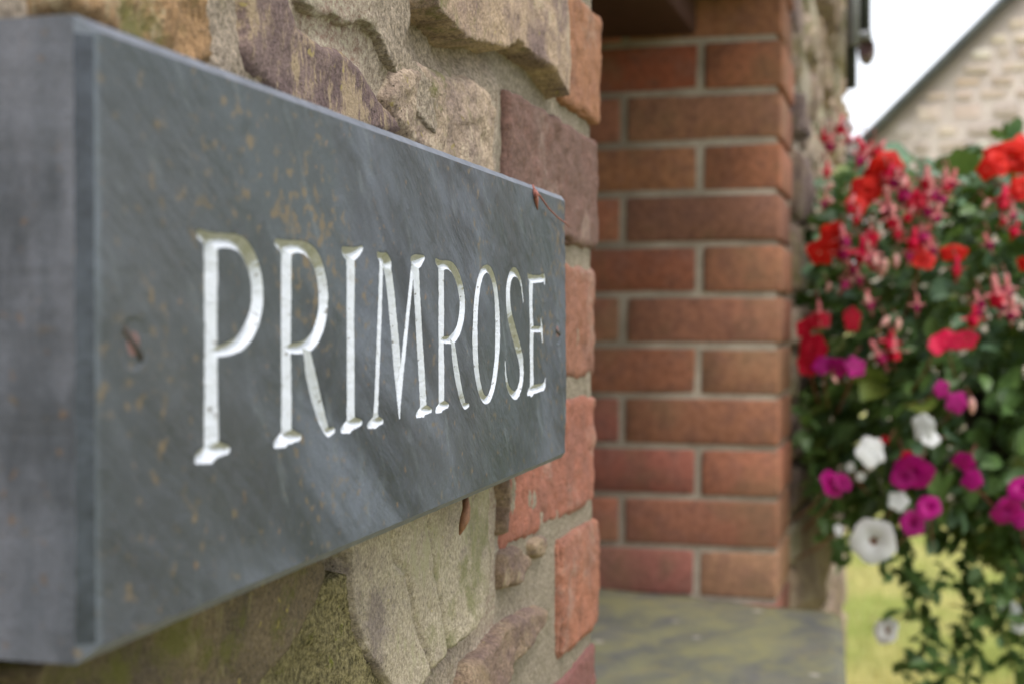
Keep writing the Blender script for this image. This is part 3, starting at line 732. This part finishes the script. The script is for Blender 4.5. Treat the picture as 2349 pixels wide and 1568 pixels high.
# dry stalk caught on the top edge, and a scrap of bark under the sign
M['stalk'] = simple('dry_pink_stalk', (.30, .11, .085), .7, 900, 0, .6)
def wp(x, y, Y): a, b = px_y(x, y, Y); return Vector((a, Y, b))
pts = [wp(1222, 425, YP + .0026), wp(1225, 440, YP - .0006), wp(1229, 455, YP - .0010), wp(1231, 470, YP - .0008), wp(1233, 482, YP - .0003)]
v1 = tube_vf(pts, [.0004, .0010, .0012, .0007, .0002], 6)
pts = [wp(1224, 432, YP - .0005), wp(1240, 452, YP - .0022), wp(1258, 478, YP - .0032), wp(1280, 500, YP - .0034), wp(1300, 514, YP - .0028), wp(1306, 522, YP - .002)]
v2 = tube_vf(pts, [.0003, .0004, .00038, .00035, .00032, .0002], 6)
v3 = tube_vf([wp(1229, 437, YP - .001), wp(1232, 447, YP - .002), wp(1228, 456, YP - .0012)], [.0005, .001, .0004], 6)
v, f = join_vf([v1, v2, v3]); base = wp(1225, 470, YP)
o = thing('dry_stalk', 'thin dry reddish stalk caught on the top right edge of the slate sign', 'stalk', me=mk_mesh('dry_stalk', v, f, True), mat=M['stalk'])
pts = [wp(1067, 1140, WY - .013), wp(1070, 1165, WY - .0145), wp(1066, 1190, WY - .0145), wp(1060, 1208, WY - .0140), wp(1054, 1226, WY - .0125)]
v, f = tube_vf(pts, [.0012, .0016, .0020, .0014, .0003], 6)
thing('dry_leaf_scrap', 'small curled orange brown leaf scrap hanging under the sign on the stone', 'leaf', me=mk_mesh('dry_leaf_scrap', v, f, True), mat=simple('dry_leaf', (.25, .12, .065), .7, 500, 0, .6))

# ------------------------------------------------------------------ far end of the wall: downpipe and gutter
M['gutter'] = simple('grey_plastic_pipe', (.20, .205, .215), .45, 30)
M['gutdark'] = simple('dark_paint', (.03, .035, .03), .5, 30)
M['gutbrown'] = simple('brown_purlin_end', (.09, .05, .05), .6, 30)
dpt = 3.35
def bxpx(x0, x1, y0, y1, d, dep):
    """box between photo columns and rows at depth d, turned square to the wall"""
    a, b = px_d(x0, y1, d), px_d(x1, y0, d)
    return box_vf(min(a.x, b.x), max(a.x, b.x) + dep, min(a.y, b.y), max(a.y, b.y), a.z, b.z)
p = px_d(1950, 205, dpt)
gt = thing('rainwater_gutter', 'dark eaves gutter with grey downpipe at the far end of the stone wall', 'gutter', (p.x, p.y, p.z))
a = px_d(1953, -160, dpt); b = px_d(1951, 205, dpt)
v, f = tube_vf([(b.x, b.y + .0, b.z), (a.x, b.y, a.z)], .013, 14); link('lower_pipe', mk_mesh('lower_pipe', v, f, False), M['gutdark'], gt)
a = px_d(1955, -160, dpt - .1); b = px_d(1955, 105, dpt - .1)
v, f = tube_vf([(b.x, b.y, b.z), (b.x, b.y, a.z)], .0135, 16); link('downpipe', mk_mesh('downpipe', v, f, True), M['gutter'], gt)
v, f = bxpx(1966, 1992, -160, 84, dpt + .05, .16); link('fascia', mk_mesh('fascia', v, f, False), M['gutdark'], gt)
# half round gutter end with bracket
g0 = px_d(1983, 108, dpt - .02); V = []; Fc = []; n = 16; R = .0215
for xx in (0, .12):
    for k in range(n + 1):
        an = math.pi * k / n; V.append((g0.x + xx, g0.y + R * math.cos(an) * .95, g0.z + .012 - R * 1.7 * math.sin(an)))
for k in range(n): Fc.append((k, k + 1, n + 2 + k, n + 1 + k))
Fc.append(tuple(range(n + 1))); Fc.append((0, n + 1, 2 * n + 1, n))
link('gutter_trough', mk_mesh('gutter_trough', V, Fc, False), M['gutbrown'], gt)
v, f = bxpx(1948, 1998, 74, 90, dpt - .05, .03); link('bracket', mk_mesh('bracket', v, f, False), M['gutter'], gt)

# ------------------------------------------------------------------ neighbouring cottage gable
XG = 11.0
Ye, Ze = px_x(1985, 325, XG)            # left eaves in view
Yt, Zt_ = px_x(2310, 0, XG)
slope = (Zt_ - Ze) / (Ye - Yt)
half = 3.4
house = thing('stone_cottage', 'pale stone cottage gable with dark sloping roof verge beyond the flowers', 'house', (XG, Ye - half, 0))
apexY, apexZ = Ye - half, Ze + slope * half
ring = [(Ye, -.1), (Ye, Ze), (apexY, apexZ), (Ye - 2 * half, Ze), (Ye - 2 * half, -.1)]
V = [(XG, y, z) for y, z in ring] + [(XG + 6, y, z) for y, z in ring]; m = len(ring)
Fc = [tuple(range(m)), tuple(range(2 * m - 1, m - 1, -1))] + [(i, i + m, (i + 1) % m + m, (i + 1) % m) for i in range(m)]
t = NT('cottage_mortar'); c = t.mix(t.step(t.noise(3, 4, .6), .4, .6), (.66, .57, .50), (.56, .47, .42))
M['cot'] = t.fin(c, .9, t.bump(t.noise(30, 5, .7), .5, .01))
link('gable_wall', mk_mesh('gable_wall', V, Fc, False), M['cot'], house)
t = NT('cottage_stone'); oc, _r = t.objcol(); c = t.mix(.35, t.mix(.35, oc, (.58, .49, .43)), t.ramp(t.noise(12, 4, .7), [(.3, .3), (.7, .72)]), 'OVERLAY')
M['cots'] = t.fin(c, .9, t.bump(t.noise(40, 5, .7), .6, .01))
clump = [lump(300 + k, 6) for k in range(6)]
for me in clump: me.materials.append(M['cots'])
rc = random.Random(8); cc = [(.62, .50, .42), (.55, .42, .36), (.50, .37, .31), (.62, .50, .45), (.46, .37, .31), (.72, .66, .58), (.42, .37, .36), (.58, .42, .31), (.36, .29, .26), (.78, .73, .66), (.56, .42, .38), (.66, .55, .45)]
cnt = 0; z = .55
while z < apexZ - .1:
    h = rc.uniform(.08, .15); y = Ye - .02
    while y > Ye - 2 * half + .3:
        w = rc.uniform(.13, .32); yc, zc = y - w / 2, z + h / 2
        top = Ze + slope * (half - abs(yc - apexY)) - .03 - slope * w * .5
        if zc + h / 2 < top and yc > Ye - 3.0 and z > 2.25 and cnt < 290:
            o = link('stone', clump[rc.randrange(6)], None, house, (XG + .004, yc, zc), (0, 0, math.radians(-90)), ((w - .02), rc.uniform(.02, .04), h - .02), rc.choice(cc)); cnt += 1
        y -= w
    z += h
M['verge'] = simple('verge_paint', (.10, .11, .145), .6, 20)
M['roof'] = (lambda t: t.fin(t.mix(t.step(t.noise(6, 4, .6), .4, .6), (.13, .14, .17), (.19, .20, .235)), .6, t.bump(t.noise(20, 4, .6), .5, .01)))(NT('roof_slate'))
for sg in (1, -1):
    ye = apexY + sg * (half + .18); ze = Ze - slope * .18
    nrm = Vector((0, sg * slope, 1)).normalized() * .045
    prof = [(ye, ze), (apexY, apexZ), (apexY, apexZ + nrm.z * 1.3), (ye + nrm.y, ze + nrm.z)]
    V = [(XG - .12, y, z) for y, z in prof] + [(XG + 6.1, y, z) for y, z in prof]
    Fc = [(0, 1, 2, 3), (7, 6, 5, 4)] + [(i, i + 4, (i + 1) % 4 + 4, (i + 1) % 4) for i in range(4)]
    link('roof_slope', mk_mesh('roof_slope', V, Fc, False), M['roof'], house)
    # verge board under the slates
    vb = .022
    prof = [(ye, ze - .002), (apexY, apexZ - .002), (apexY, apexZ - vb * 1.4), (ye, ze - vb * 1.4)]
    V = [(XG - .10, y, z) for y, z in prof] + [(XG - .07, y, z) for y, z in prof]
    link('verge_board', mk_mesh('verge_board', V, Fc, False), M['verge'], house)

# ------------------------------------------------------------------ flower display
def leafmat(name, a, b):
    t = NT(name); o = t.n('ShaderNodeObjectInfo')
    c = t.mix(t.step(t.noise(26, 4, .7), .36, .66), a, b)
    t.fin(c, .45, None, .5)
    tr = t.n('ShaderNodeBsdfTranslucent'); t.l(t.mix(.5, c, (.18, .28, .03)), tr.inputs[0])
    mx = t.n('ShaderNodeMixShader'); mx.inputs[0].default_value = .25; t.l(t.bs.outputs[0], mx.inputs[1]); t.l(tr.outputs[0], mx.inputs[2]); t.l(mx.outputs[0], t.out.inputs[0])
    return t.m
LM = [leafmat('leaf_mid', (.075, .15, .045), (.16, .27, .075)), leafmat('leaf_cool', (.085, .17, .10), (.21, .34, .19)), leafmat('leaf_dark', (.03, .07, .02), (.07, .12, .025)), leafmat('leaf_lime', (.12, .19, .03), (.24, .28, .06))]
def petalmat(name, a, b=None, tr_=.3):
    t = NT(name); c = t.mix(t.step(t.noise(40, 3, .6), .35, .65), a, b or tuple(x * .75 for x in a))
    t.fin(c, .55, None, .3)
    tr = t.n('ShaderNodeBsdfTranslucent'); t.l(c, tr.inputs[0])
    mx = t.n('ShaderNodeMixShader'); mx.inputs[0].default_value = tr_; t.l(t.bs.outputs[0], mx.inputs[1]); t.l(tr.outputs[0], mx.inputs[2]); t.l(mx.outputs[0], t.out.inputs[0])
    return t.m
PM = {'red': petalmat('scarlet_petal', (.82, .028, .012), (.62, .012, .012)), 'crimson': petalmat('crimson_petal', (.70, .008, .045), (.5, .006, .03)),
      'rose': petalmat('rose_petal', (.82, .012, .085), (.66, .01, .07)), 'magenta': petalmat('magenta_petal', (.52, .004, .24), (.34, .004, .15)), 'white': petalmat('white_petal', (.86, .87, .87), (.80, .81, .82)),
      'pink': petalmat('pink_sepal', (.75, .17, .21), (.68, .30, .28)), 'pale': petalmat('pale_pink_bud', (.78, .46, .38), (.70, .38, .36)), 'plum': petalmat('plum_skirt', (.45, .01, .11), (.32, .01, .10)),
      'throat': petalmat('throat', (.42, .20, .12)), 'stem': simple('green_stem', (.10, .16, .04), .6), 'redstem': simple('red_stem', (.22, .06, .04), .6)}

def leaf_vf(L=1.0, W=.62, fold=.18, droop=.25, lob=0):
    V = []; n = 5
    for i in range(n + 1):
        s = i / n; w = W / 2 * math.sin(math.pi * min(1, s * .93 + .07)) ** .8 * (1 + lob * math.sin(i * 2.6)); z = -droop * s * s * L
        V += [(-w, s * L, z + fold * w), (0, s * L, z), (w, s * L, z + fold * w)]
    Fc = []
    for i in range(n):
        a = i * 3; Fc += [(a, a + 1, a + 4, a + 3), (a + 1, a + 2, a + 5, a + 4)]
    return V, Fc
leaf_me = []
for k, (W, fo, dr, lb) in enumerate(((.62, .3, .25, 0), (.85, .2, .15, .12), (.45, .25, .35, 0), (.75, .4, .1, .08))):
    v, f = leaf_vf(1, W, fo, dr, lb)
    for mi in range(4):
        me = mk_mesh('leaf', v, f, True); me.materials.append(LM[mi]); leaf_me.append(me)

fc = px_d(2440, 800, 2.50)
planter = thing('flower_planter', 'tall mass of mixed summer flowers, red, pink, magenta and white, beside the stone wall end', 'flowers', (fc.x, fc.y, 0))
# bowl on a post (inside the foliage and beyond the edge of the picture)
V = []; Fc = []; n = 28; prof = [(.02, -.36), (.10, -.35), (.17, -.29), (.21, -.2), (.23, -.1), (.24, -.06)]
M['bowl'] = simple('dark_iron', (.03, .03, .032), .6, 60)
for r, z in prof:
    for i in range(n): a = 2 * math.pi * i / n; V.append((fc.x + .04 + r * math.cos(a), fc.y - .06 + r * math.sin(a), fc.z + z))
for k in range(len(prof) - 1):
    for i in range(n): j = (i + 1) % n; Fc.append((k * n + i, k * n + j, (k + 1) * n + j, (k + 1) * n + i))
link('bowl', mk_mesh('bowl', V, Fc, True), M['bowl'], planter)
v, f = tube_vf([(fc.x + .04, fc.y - .06, 0), (fc.x + .04, fc.y - .06, fc.z - .34)], .03, 14); link('post', mk_mesh('post', v, f, True), M['bowl'], planter)

right = Vector((SN, -CS, 0)); fwd = Vector((CS, SN, 0)); up = Vector((0, 0, 1))
def inblob(a, b, c):      # right, up, forward, metres from centre
    e = 3.3
    top = .365 + .03 * math.sin(a * 13 + 1) + .02 * math.sin(a * 31); bot = .345 + .03 * math.sin(a * 11)
    if a > -.17: bot += min(.16, (a + .17) * .9)
    b2 = b / (top if b > 0 else bot)
    return (abs(a / .455) ** e + abs(b2) ** e + abs(c / .42) ** e) < 1
rs_ = random.Random(21)
def rot_to(d, tw):        # matrix whose +Y goes along d
    q_ = d.to_track_quat('Y', 'Z').to_matrix().to_4x4()
    return q_ @ Matrix.Rotation(tw, 4, 'Y')
cands = []
while len(cands) < 9500:
    a, b, c = rs_.uniform(-.47, .46), rs_.uniform(-.52, .42), rs_.uniform(-.42, .42)
    if not inblob(a, b, c): continue
    # clumpy: gaps between sprays
    g_ = math.sin(a * 23 + b * 9) * math.sin(b * 27 - a * 7 + 2) * math.cos(c * 15)
    shell = max(abs(a / .455), abs(b / .36), abs(c / .42))
    if g_ < -.35 and shell > .55 and rs_.random() < .8: continue
    if shell < .5 and rs_.random() < .6: continue
    p = fc + right * a + up * b + fwd * c
    if p.y > WY - .05 and p.x < 2.3 + 2.2: 
        if p.y > WY - .014: continue
    cands.append((c, a, b, p))
def leaf_xf(a, b, c, p, s):
    d = (right * a * 1.3 + up * (b * .6 - .12) + fwd * (c * .8 - .12) + Vector((rs_.gauss(0, .25), rs_.gauss(0, .25), rs_.gauss(0, .25))))
    if d.length < 1e-3: d = Vector((0, 0, -1))
    return Matrix.Translation(p) @ rot_to(d.normalized(), rs_.uniform(-1.1, 1.1)) @ Matrix.Scale(s, 4)
# leaves nearest the camera become separate parts
front = sorted(cands, key=lambda q: q[0] + .25 * (1 - max(abs(q[1] / .455), abs(q[2] / .36))))
front = [q for q in front if q[1] < .38]
sel = front[:1500]; rs_.shuffle(sel); sel_ids = set(id(q) for q in sel[:235])
for q in sel[:235]:
    c, a, b, p = q
    mi = rs_.choices([0, 1, 2, 3], [5, 4, 2.4, 1.2])[0]
    if b > .05: mi = rs_.choices([0, 1, 2, 3], [3, 6, 1, 1])[0]
    o = link('leaf', leaf_me[rs_.randrange(4) * 4 + mi], None, planter)
    o.matrix_basis = leaf_xf(a, b, c, p, rs_.uniform(.036, .068))
groups = {0: [], 1: [], 2: [], 3: []}
for q in cands:
    if id(q) in sel_ids: continue
    c, a, b, p = q; mi = rs_.choices([0, 1, 2, 3], [5, 3.0 if b > 0 else 1.6, 3.2, .8])[0]
    groups[mi].append(leaf_xf(a, b, c, p, rs_.uniform(.022, .050)))
tv, tf = leaf_vf(1, .6, .3, .3); tv = np.array(tv); tf = np.array(tf)
for mi, mats in groups.items():
    VV = []; FF = []
    for k, mx in enumerate(mats):
        m_ = np.array(mx); VV.append(tv @ m_[:3, :3].T + m_[:3, 3]); FF.append(tf + k * len(tv))
    if VV:
        o = link('foliage', mk_mesh('foliage', np.concatenate(VV), np.concatenate(FF), True), LM[mi], planter); o['kind'] = 'stuff'

# trailing stems with small leaves
trails = [[(2075, 1230), (2095, 1300), (2118, 1370), (2128, 1440), (2120, 1500), (2135, 1600)], [(2210, 1260), (2230, 1340), (2215, 1420), (2190, 1500), (2165, 1580)],
          [(2128, 1440), (2090, 1395), (2060, 1402)], [(2120, 1500), (2080, 1520), (2055, 1545)], [(2300, 1330), (2290, 1420), (2320, 1500), (2345, 1600)],
          [(2020, 1260), (2028, 1300), (2045, 1330)], [(2190, 1500), (2150, 1460)], [(2200, 1440), (2250, 1500), (2262, 1560)], [(2135, 1560), (2090, 1580), (2060, 1600)],
          [(1880, 1180), (1905, 1240), (1940, 1290)], [(1860, 1020), (1866, 1120), (1890, 1190)], [(2250, 1300), (2275, 1370), (2255, 1440)],
          [(2165, 1300), (2150, 1340), (2128, 1370)], [(2260, 1380), (2230, 1450), (2235, 1520), (2210, 1590)], [(2330, 1250), (2300, 1340), (2320, 1400), (2290, 1470)], [(2349, 1330), (2340, 1440), (2360, 1560)], [(2110, 1350), (2075, 1330), (2066, 1290)], [(2180, 1540), (2140, 1520), (2110, 1530)], [(1850, 900), (1846, 980), (1856, 1060)], [(1900, 1120), (1925, 1210), (1955, 1280)]]
sv_, small, nsm = [], [], 0
for k, tr in enumerate(trails):
    dz = 2.28 + .06 * math.sin(k * 2.1)
    pts = [px_d(x, y, dz) for x, y in tr]
    sv_.append(tube_vf(pts, .0016, 5))
    for p0, p1 in zip(pts[:-1], pts[1:]):
        m_ = max(2, int((p1 - p0).length / .0042))
        for i in range(m_):
            p = p0.lerp(p1, i / m_)
            d = Vector((rs_.gauss(0, 1), rs_.gauss(0, 1), rs_.gauss(-.2, .8))).normalized()
            s = rs_.uniform(.014, .036)
            mx = Matrix.Translation(p) @ rot_to(d, rs_.uniform(-1, 1)) @ Matrix.Scale(s, 4)
            if nsm < 60 and s > .02:
                o = link('leaf', leaf_me[rs_.randrange(4) * 4 + (2 if rs_.random() < .5 else 0)], None, planter); o.matrix_basis = mx; nsm += 1
            else: small.append(mx)
v, f = join_vf(sv_); o = link('trailing_stems', mk_mesh('trailing_stems', v, f, True), PM['stem'], planter); o['kind'] = 'stuff'
VV = []; FF = []
for k, mx in enumerate(small):
    m_ = np.array(mx); VV.append(tv @ m_[:3, :3].T + m_[:3, 3]); FF.append(tf + k * len(tv))
o = link('trailing_foliage', mk_mesh('trailing_foliage', np.concatenate(VV), np.concatenate(FF), True), LM[0], planter); o['kind'] = 'stuff'

# blooms, unit radius, facing -Y locally
def petunia(seed):
    r_ = random.Random(seed); n = 40; V = []; Fc = []; prof = [(.03, .55), (.10, .42), (.17, .16), (.35, .02), (.62, -.05), (.86, -.02), (1.0, .05)]
    for k, (r, y) in enumerate(prof):
        for i in range(n):
            a = 2 * math.pi * i / n
            lob = 1 + (.05 * math.cos(5 * a) * (r ** 2)) + .02 * math.sin(11 * a + seed) * r
            V.append((r * lob * math.cos(a), y + .035 * r * r * math.sin(5 * a + 1) + .04 * r * r * math.sin(2 * a + seed), r * lob * math.sin(a)))
    for k in range(len(prof) - 1):
        for i in range(n): j = (i + 1) % n; Fc.append((k * n + i, k * n + j, (k + 1) * n + j, (k + 1) * n + i))
    return V, Fc, [1 if k < 2 else 0 for k in range(len(prof) - 1) for i in range(n)]
def petal(w, l, cup, base=.05, curl=.1):
    V = []; n = 5; m = 4
    for i in range(n + 1):
        s = i / n; ww = w * (math.sin(math.pi * (s * .72 + .14)) ** .9)
        for j in range(m + 1):
            q_ = (j / m - .5) * 2; V.append((q_ * ww, -cup * s * (1 - .5 * s) + .14 * q_ * q_ * ww * 1.5 + curl * s * s, base + s * l * (1 - .10 * q_ * q_)))
    Fc = [(i * (m + 1) + j, i * (m + 1) + j + 1, (i + 1) * (m + 1) + j + 1, (i + 1) * (m + 1) + j) for i in range(n) for j in range(m)]
    return V, Fc
def petals(seed, rings):
    r_ = random.Random(seed); out = []
    for (cnt_, w, l, cup, off) in rings:
        for i in range(cnt_):
            a = 2 * math.pi * (i + off) / cnt_ + r_.uniform(-.12, .12)
            v, f = petal(w * r_.uniform(.88, 1.1), l * r_.uniform(.88, 1.08), cup * r_.uniform(.7, 1.3))
            c, s = math.cos(a), math.sin(a)
            out.append(([(x * c + z * s, y, -x * s + z * c) for x, y, z in v], f))
    v, f = join_vf(out); return v, f, [0] * len(f)
def fuchsia(seed):
    r_ = random.Random(seed); out = []; mi = []
    v, f = tube_vf([(0, 0, .95), (0, 0, .8), (0, 0, .45), (0, 0, .30)], [.05, .12, .13, .17], 10); out.append((v, f)); mi += [0] * len(f)
    for i in range(4):
        a = math.pi / 2 * i + r_.uniform(-.2, .2); V = []
        for k in range(5):
            s = k / 4; w = .15 * math.sin(math.pi * (s * .85 + .15)); r = .12 + .62 * s; z = .36 - .05 * s + .28 * s * s * r_.uniform(.4, 1.1) - .28 * s
            for q_ in (-1, 0, 1):
                V.append((r * math.cos(a) - q_ * w * math.sin(a), r * math.sin(a) + q_ * w * math.cos(a), z - .03 * abs(q_)))
        F_ = [(k * 3 + j, k * 3 + j + 1, k * 3 + j + 4, k * 3 + j + 3) for k in range(4) for j in range(2)]
        out.append((V, F_)); mi += [0] * len(F_)
    n = 14; V = []; pr = [(.12, .33), (.24, .12), (.27, -.06), (.23, -.20)]
    for r, z in pr:
        for i in range(n): a = 2 * math.pi * i / n; rr = r * (1 + .12 * math.cos(4 * a)); V.append((rr * math.cos(a), rr * math.sin(a), z + .03 * math.cos(4 * a)))
    F_ = [(k * n + i, k * n + (i + 1) % n, (k + 1) * n + (i + 1) % n, (k + 1) * n + i) for k in range(3) for i in range(n)]
    out.append((V, F_)); mi += [1] * len(F_)
    for i in range(4):
        v, f = tube_vf([(.04 * i - .06, 0, 0), (.05 * i - .08, .02, -.6 - .08 * (i % 2))], .014, 4); out.append((v, f)); mi += [0] * len(f)
    v, f = join_vf(out); return v, f, mi
def bud():
    V = []; Fc = []; n = 12; pr = [(.02, 1.0), (.22, .85), (.38, .5), (.44, .1), (.36, -.4), (.16, -.8), (.02, -.95)]
    for r, z in pr:
        for i in range(n): a = 2 * math.pi * i / n; V.append((r * math.cos(a), r * math.sin(a), z))
    for k in range(len(pr) - 1):
        for i in range(n): Fc.append((k * n + i, k * n + (i + 1) % n, (k + 1) * n + (i + 1) % n, (k + 1) * n + i))
    return V, Fc, [0] * len(Fc)
cache = {}
def bloom_me(kind, col, var):
    key = (kind, col, var)
    if key in cache: return cache[key]
    if kind == 'petunia': v, f, mi = petunia(var); mats = [PM[col], PM['throat'] if col == 'white' else PM[col]]
    elif kind == 'busy': v, f, mi = petals(var, [(5, .52, .92, .12, 0)]); mats = [PM[col]]
    elif kind == 'begonia': v, f, mi = petals(var, [(5, .55, .95, .1, 0), (5, .45, .75, .3, .5), (4, .34, .5, .45, .2)]); mats = [PM[col]]
    elif kind == 'fuchsia': v, f, mi = fuchsia(var); mats = [PM['pink'] if col == 'pink' else PM['rose'], PM['plum'] if var % 2 else PM['crimson']]
    else: v, f, mi = bud(); mats = [PM[col]]
    me = mk_mesh('bloom', v, f, True); [me.materials.append(m) for m in mats]; me.polygons.foreach_set('material_index', np.array(mi, np.int32)); cache[key] = me
    return me
blooms = [ # kind, name, colour, px x, px y, radius px, squash x/z, facing yaw, pitch
 ('begonia', 'red', 2022, 402, 44), ('begonia', 'red', 1985, 440, 38), ('begonia', 'red', 2318, 362, 62), ('begonia', 'red', 2262, 388, 26), ('begonia', 'red', 2342, 430, 34), ('busy', 'red', 1912, 545, 40), ('busy', 'red', 1880, 580, 34),
 ('begonia', 'red', 2116, 590, 33), ('busy', 'red', 2186, 580, 36), ('begonia', 'crimson', 1862, 800, 40), ('busy', 'crimson', 1846, 750, 26), ('busy', 'crimson', 1882, 732, 27), ('busy', 'crimson', 1955, 732, 29), ('busy', 'rose', 2172, 780, 36), ('busy', 'rose', 2218, 778, 34),
 ('begonia', 'red', 2040, 375, 34), ('begonia', 'red', 1965, 470, 26), ('begonia', 'red', 2290, 372, 34), ('begonia', 'red', 2348, 345, 40), ('busy', 'red', 1930, 580, 24), ('busy', 'crimson', 1855, 835, 30), ('busy', 'rose', 2150, 792, 24), ('busy', 'crimson', 2098, 575, 20), ('petunia', 'magenta', 2072, 1095, 28), ('petunia', 'magenta', 1936, 1104, 24),
 ('busy', 'rose', 2082, 1045, 16), ('busy', 'crimson', 2030, 1008, 11), ('busy', 'red', 2348, 606, 20), ('busy', 'crimson', 2178, 422, 18),
 ('busy', 'magenta', 1888, 836, 26), ('busy', 'magenta', 1922, 842, 30), ('busy', 'magenta', 1962, 840, 28), ('busy', 'magenta', 2162, 892, 24), ('busy', 'magenta', 2196, 922, 28),
 ('petunia', 'magenta', 1910, 1108, 34), ('petunia', 'magenta', 2098, 1082, 46), ('busy', 'magenta', 2212, 1058, 28), ('busy', 'magenta', 2230, 1100, 27), ('petunia', 'magenta', 2132, 1162, 29), ('petunia', 'magenta', 2096, 1200, 30), ('petunia', 'magenta', 2312, 1172, 38), ('petunia', 'magenta', 2346, 1118, 34), ('busy', 'magenta', 2344, 1190, 26),
 ('busy', 'white', 2000, 1034, 38), ('busy', 'white', 2118, 978, 34), ('busy', 'white', 2136, 1003, 24), ('busy', 'white', 2062, 1148, 26), ('petunia', 'white', 2005, 1240, 52), ('petunia', 'white', 2034, 1446, 32), ('petunia', 'white', 2318, 1400, 24), ('petunia', 'white', 2340, 1432, 22),
 ('petunia', 'white', 1938, 296, 20), ('petunia', 'white', 1962, 338, 22), ('petunia', 'white', 2002, 378, 16), ('busy', 'white', 1952, 1070, 12), ('busy', 'white', 1975, 1092, 12), ('busy', 'white', 1926, 1215, 16),
]
fus = [(2092, 470, 40), (2130, 490, 34), (2060, 540, 30), (2140, 575, 28), (2000, 560, 28), (1960, 620, 30), (2080, 500, 30), (2250, 700, 30), (2040, 790, 30), (2160, 460, 30), (2300, 510, 24), (1950, 330, 30), (1890, 320, 22), (1890, 470, 22),(1925, 300, 30), (1903, 340, 28), (1986, 352, 40), (1972, 372, 34), (2010, 350, 30), (2074, 452, 48), (2112, 470, 38), (2140, 450, 40), (2048, 515, 40), (2120, 548, 42), (1975, 590, 42), (1935, 585, 34), (2010, 612, 32), (1938, 655, 32), (2300, 470, 40), (2322, 495, 26), (2288, 690, 50), (2310, 672, 36), (2232, 740, 34), (2022, 822, 40), (2052, 815, 38), (2180, 425, 32), (2064, 400, 26), (2030, 480, 36), (1880, 725, 30), (2085, 590, 28), (1895, 400, 24)]
fus += [(int(1890 + 450 * random.Random(k).random()), int(400 + 330 * random.Random(k + 50).random()), 26 + k % 3 * 5) for k in range(22)]
buds = [(2030, 738, 15), (2060, 746, 15), (2025, 615, 22), (2008, 600, 18), (2070, 425, 16), (2030, 440, 15), (1915, 870, 10), (2165, 420, 12), (2055, 600, 16), (1990, 690, 12), (1900, 660, 11), (2230, 930, 18), (2150, 480, 12), (2260, 470, 12), (1900, 430, 13), (1905, 460, 11)]
def surf_depth(x, y):
    a = (x - 2440) / F * 2.3; b = (800 - y) / F * 2.3
    e = 3.3; s = 1 - abs(a / .47) ** e - abs(b / .40) ** e
    return 2.46 - .42 * max(s, .02) ** (1 / e) if s > 0 else 2.34
sq = {(2186, 580): (1, .62), (2172, 780): (1, .75), (2218, 778): (1, .8), (2318, 362): (1.1, .7), (1955, 732): (.75, 1.1), (2118, 978): (.9, 1.1)}
stems = []
for i, (kind, col, x, y, r) in enumerate(blooms):
    d = surf_depth(x, y) - .03; 
    if y > 1300: d = 2.24
    p = px_d(x, y, d); R_ = r / F * d
    facing = (-p + Vector((0, 0, ZC))).normalized()
    jit = .12 if (x, y) == (2005, 1240) else .38
    facing = (facing + right * rs_.gauss(0, jit) + up * rs_.gauss(.0, jit)).normalized()
    if (x, y) in ((2034, 1446),): facing = (facing + up * .5).normalized()
    name = {'begonia': 'begonia_flower', 'busy': 'impatiens_flower', 'petunia': 'petunia_flower'}[kind]
    o = link(name, bloom_me(kind, col, i % 3), None, planter)
    sx, sz = sq.get((x, y), (1, 1))
    q_ = (-facing).to_track_quat('Y', 'Z').to_matrix().to_4x4()
    o.matrix_basis = Matrix.Translation(p) @ q_ @ Matrix.Rotation(rs_.uniform(0, 6.28) if (sx, sz) == (1, 1) else 0, 4, 'Y') @ Matrix.Diagonal((R_ * sx, R_, R_ * sz, 1))
    if y > 1300:
        stems.append(tube_vf([p - facing * .3 * R_, px_d(x + 34, y - 30, d + .01), px_d(x + 62, y - 52, d + .04)], .0012, 5)); continue
    stems.append(tube_vf([p - facing * -.0 - facing * .3 * R_, p - facing * (.045) + Vector((0, 0, -.02)), p - facing * .10 + Vector((0, 0, -.03))], .0012, 5))
for i, (x, y, r) in enumerate(fus):
    d = surf_depth(x, y) - .045; p = px_d(x, y, d); R_ = r / F * d
    o = link('fuchsia_flower', bloom_me('fuchsia', 'pink' if i % 4 else 'rose', i % 4), None, planter)
    o.matrix_basis = Matrix.Translation(p) @ Matrix.Rotation(rs_.gauss(0, .3), 4, 'X') @ Matrix.Rotation(rs_.gauss(0, .3), 4, 'Y') @ Matrix.Rotation(rs_.uniform(0, 3), 4, 'Z') @ Matrix.Scale(R_ * 1.28, 4)
    top = p + up * R_ * .95; stems.append(tube_vf([top, top + up * .02 + fwd * .02, top + fwd * .06 + up * .01], .001, 5))
for i, (x, y, r) in enumerate(buds):
    d = surf_depth(x, y) - .05; p = px_d(x, y, d); R_ = r / F * d
    o = link('flower_bud', bloom_me('bud', 'pale', 0), None, planter)
    o.matrix_basis = Matrix.Translation(p) @ Matrix.Rotation(rs_.gauss(0, .3), 4, 'X') @ Matrix.Rotation(rs_.gauss(0, .3), 4, 'Y') @ Matrix.Scale(R_ * 1.15, 4)
    top = p + up * R_; stems.append(tube_vf([top, top + up * .015 + fwd * .03], .001, 5))
v, f = join_vf(stems); o = link('flower_stalks', mk_mesh('flower_stalks', v, f, True), PM['redstem'], planter); o['kind'] = 'stuff'
print('rubble stones', nst, 'cottage stones', cnt)
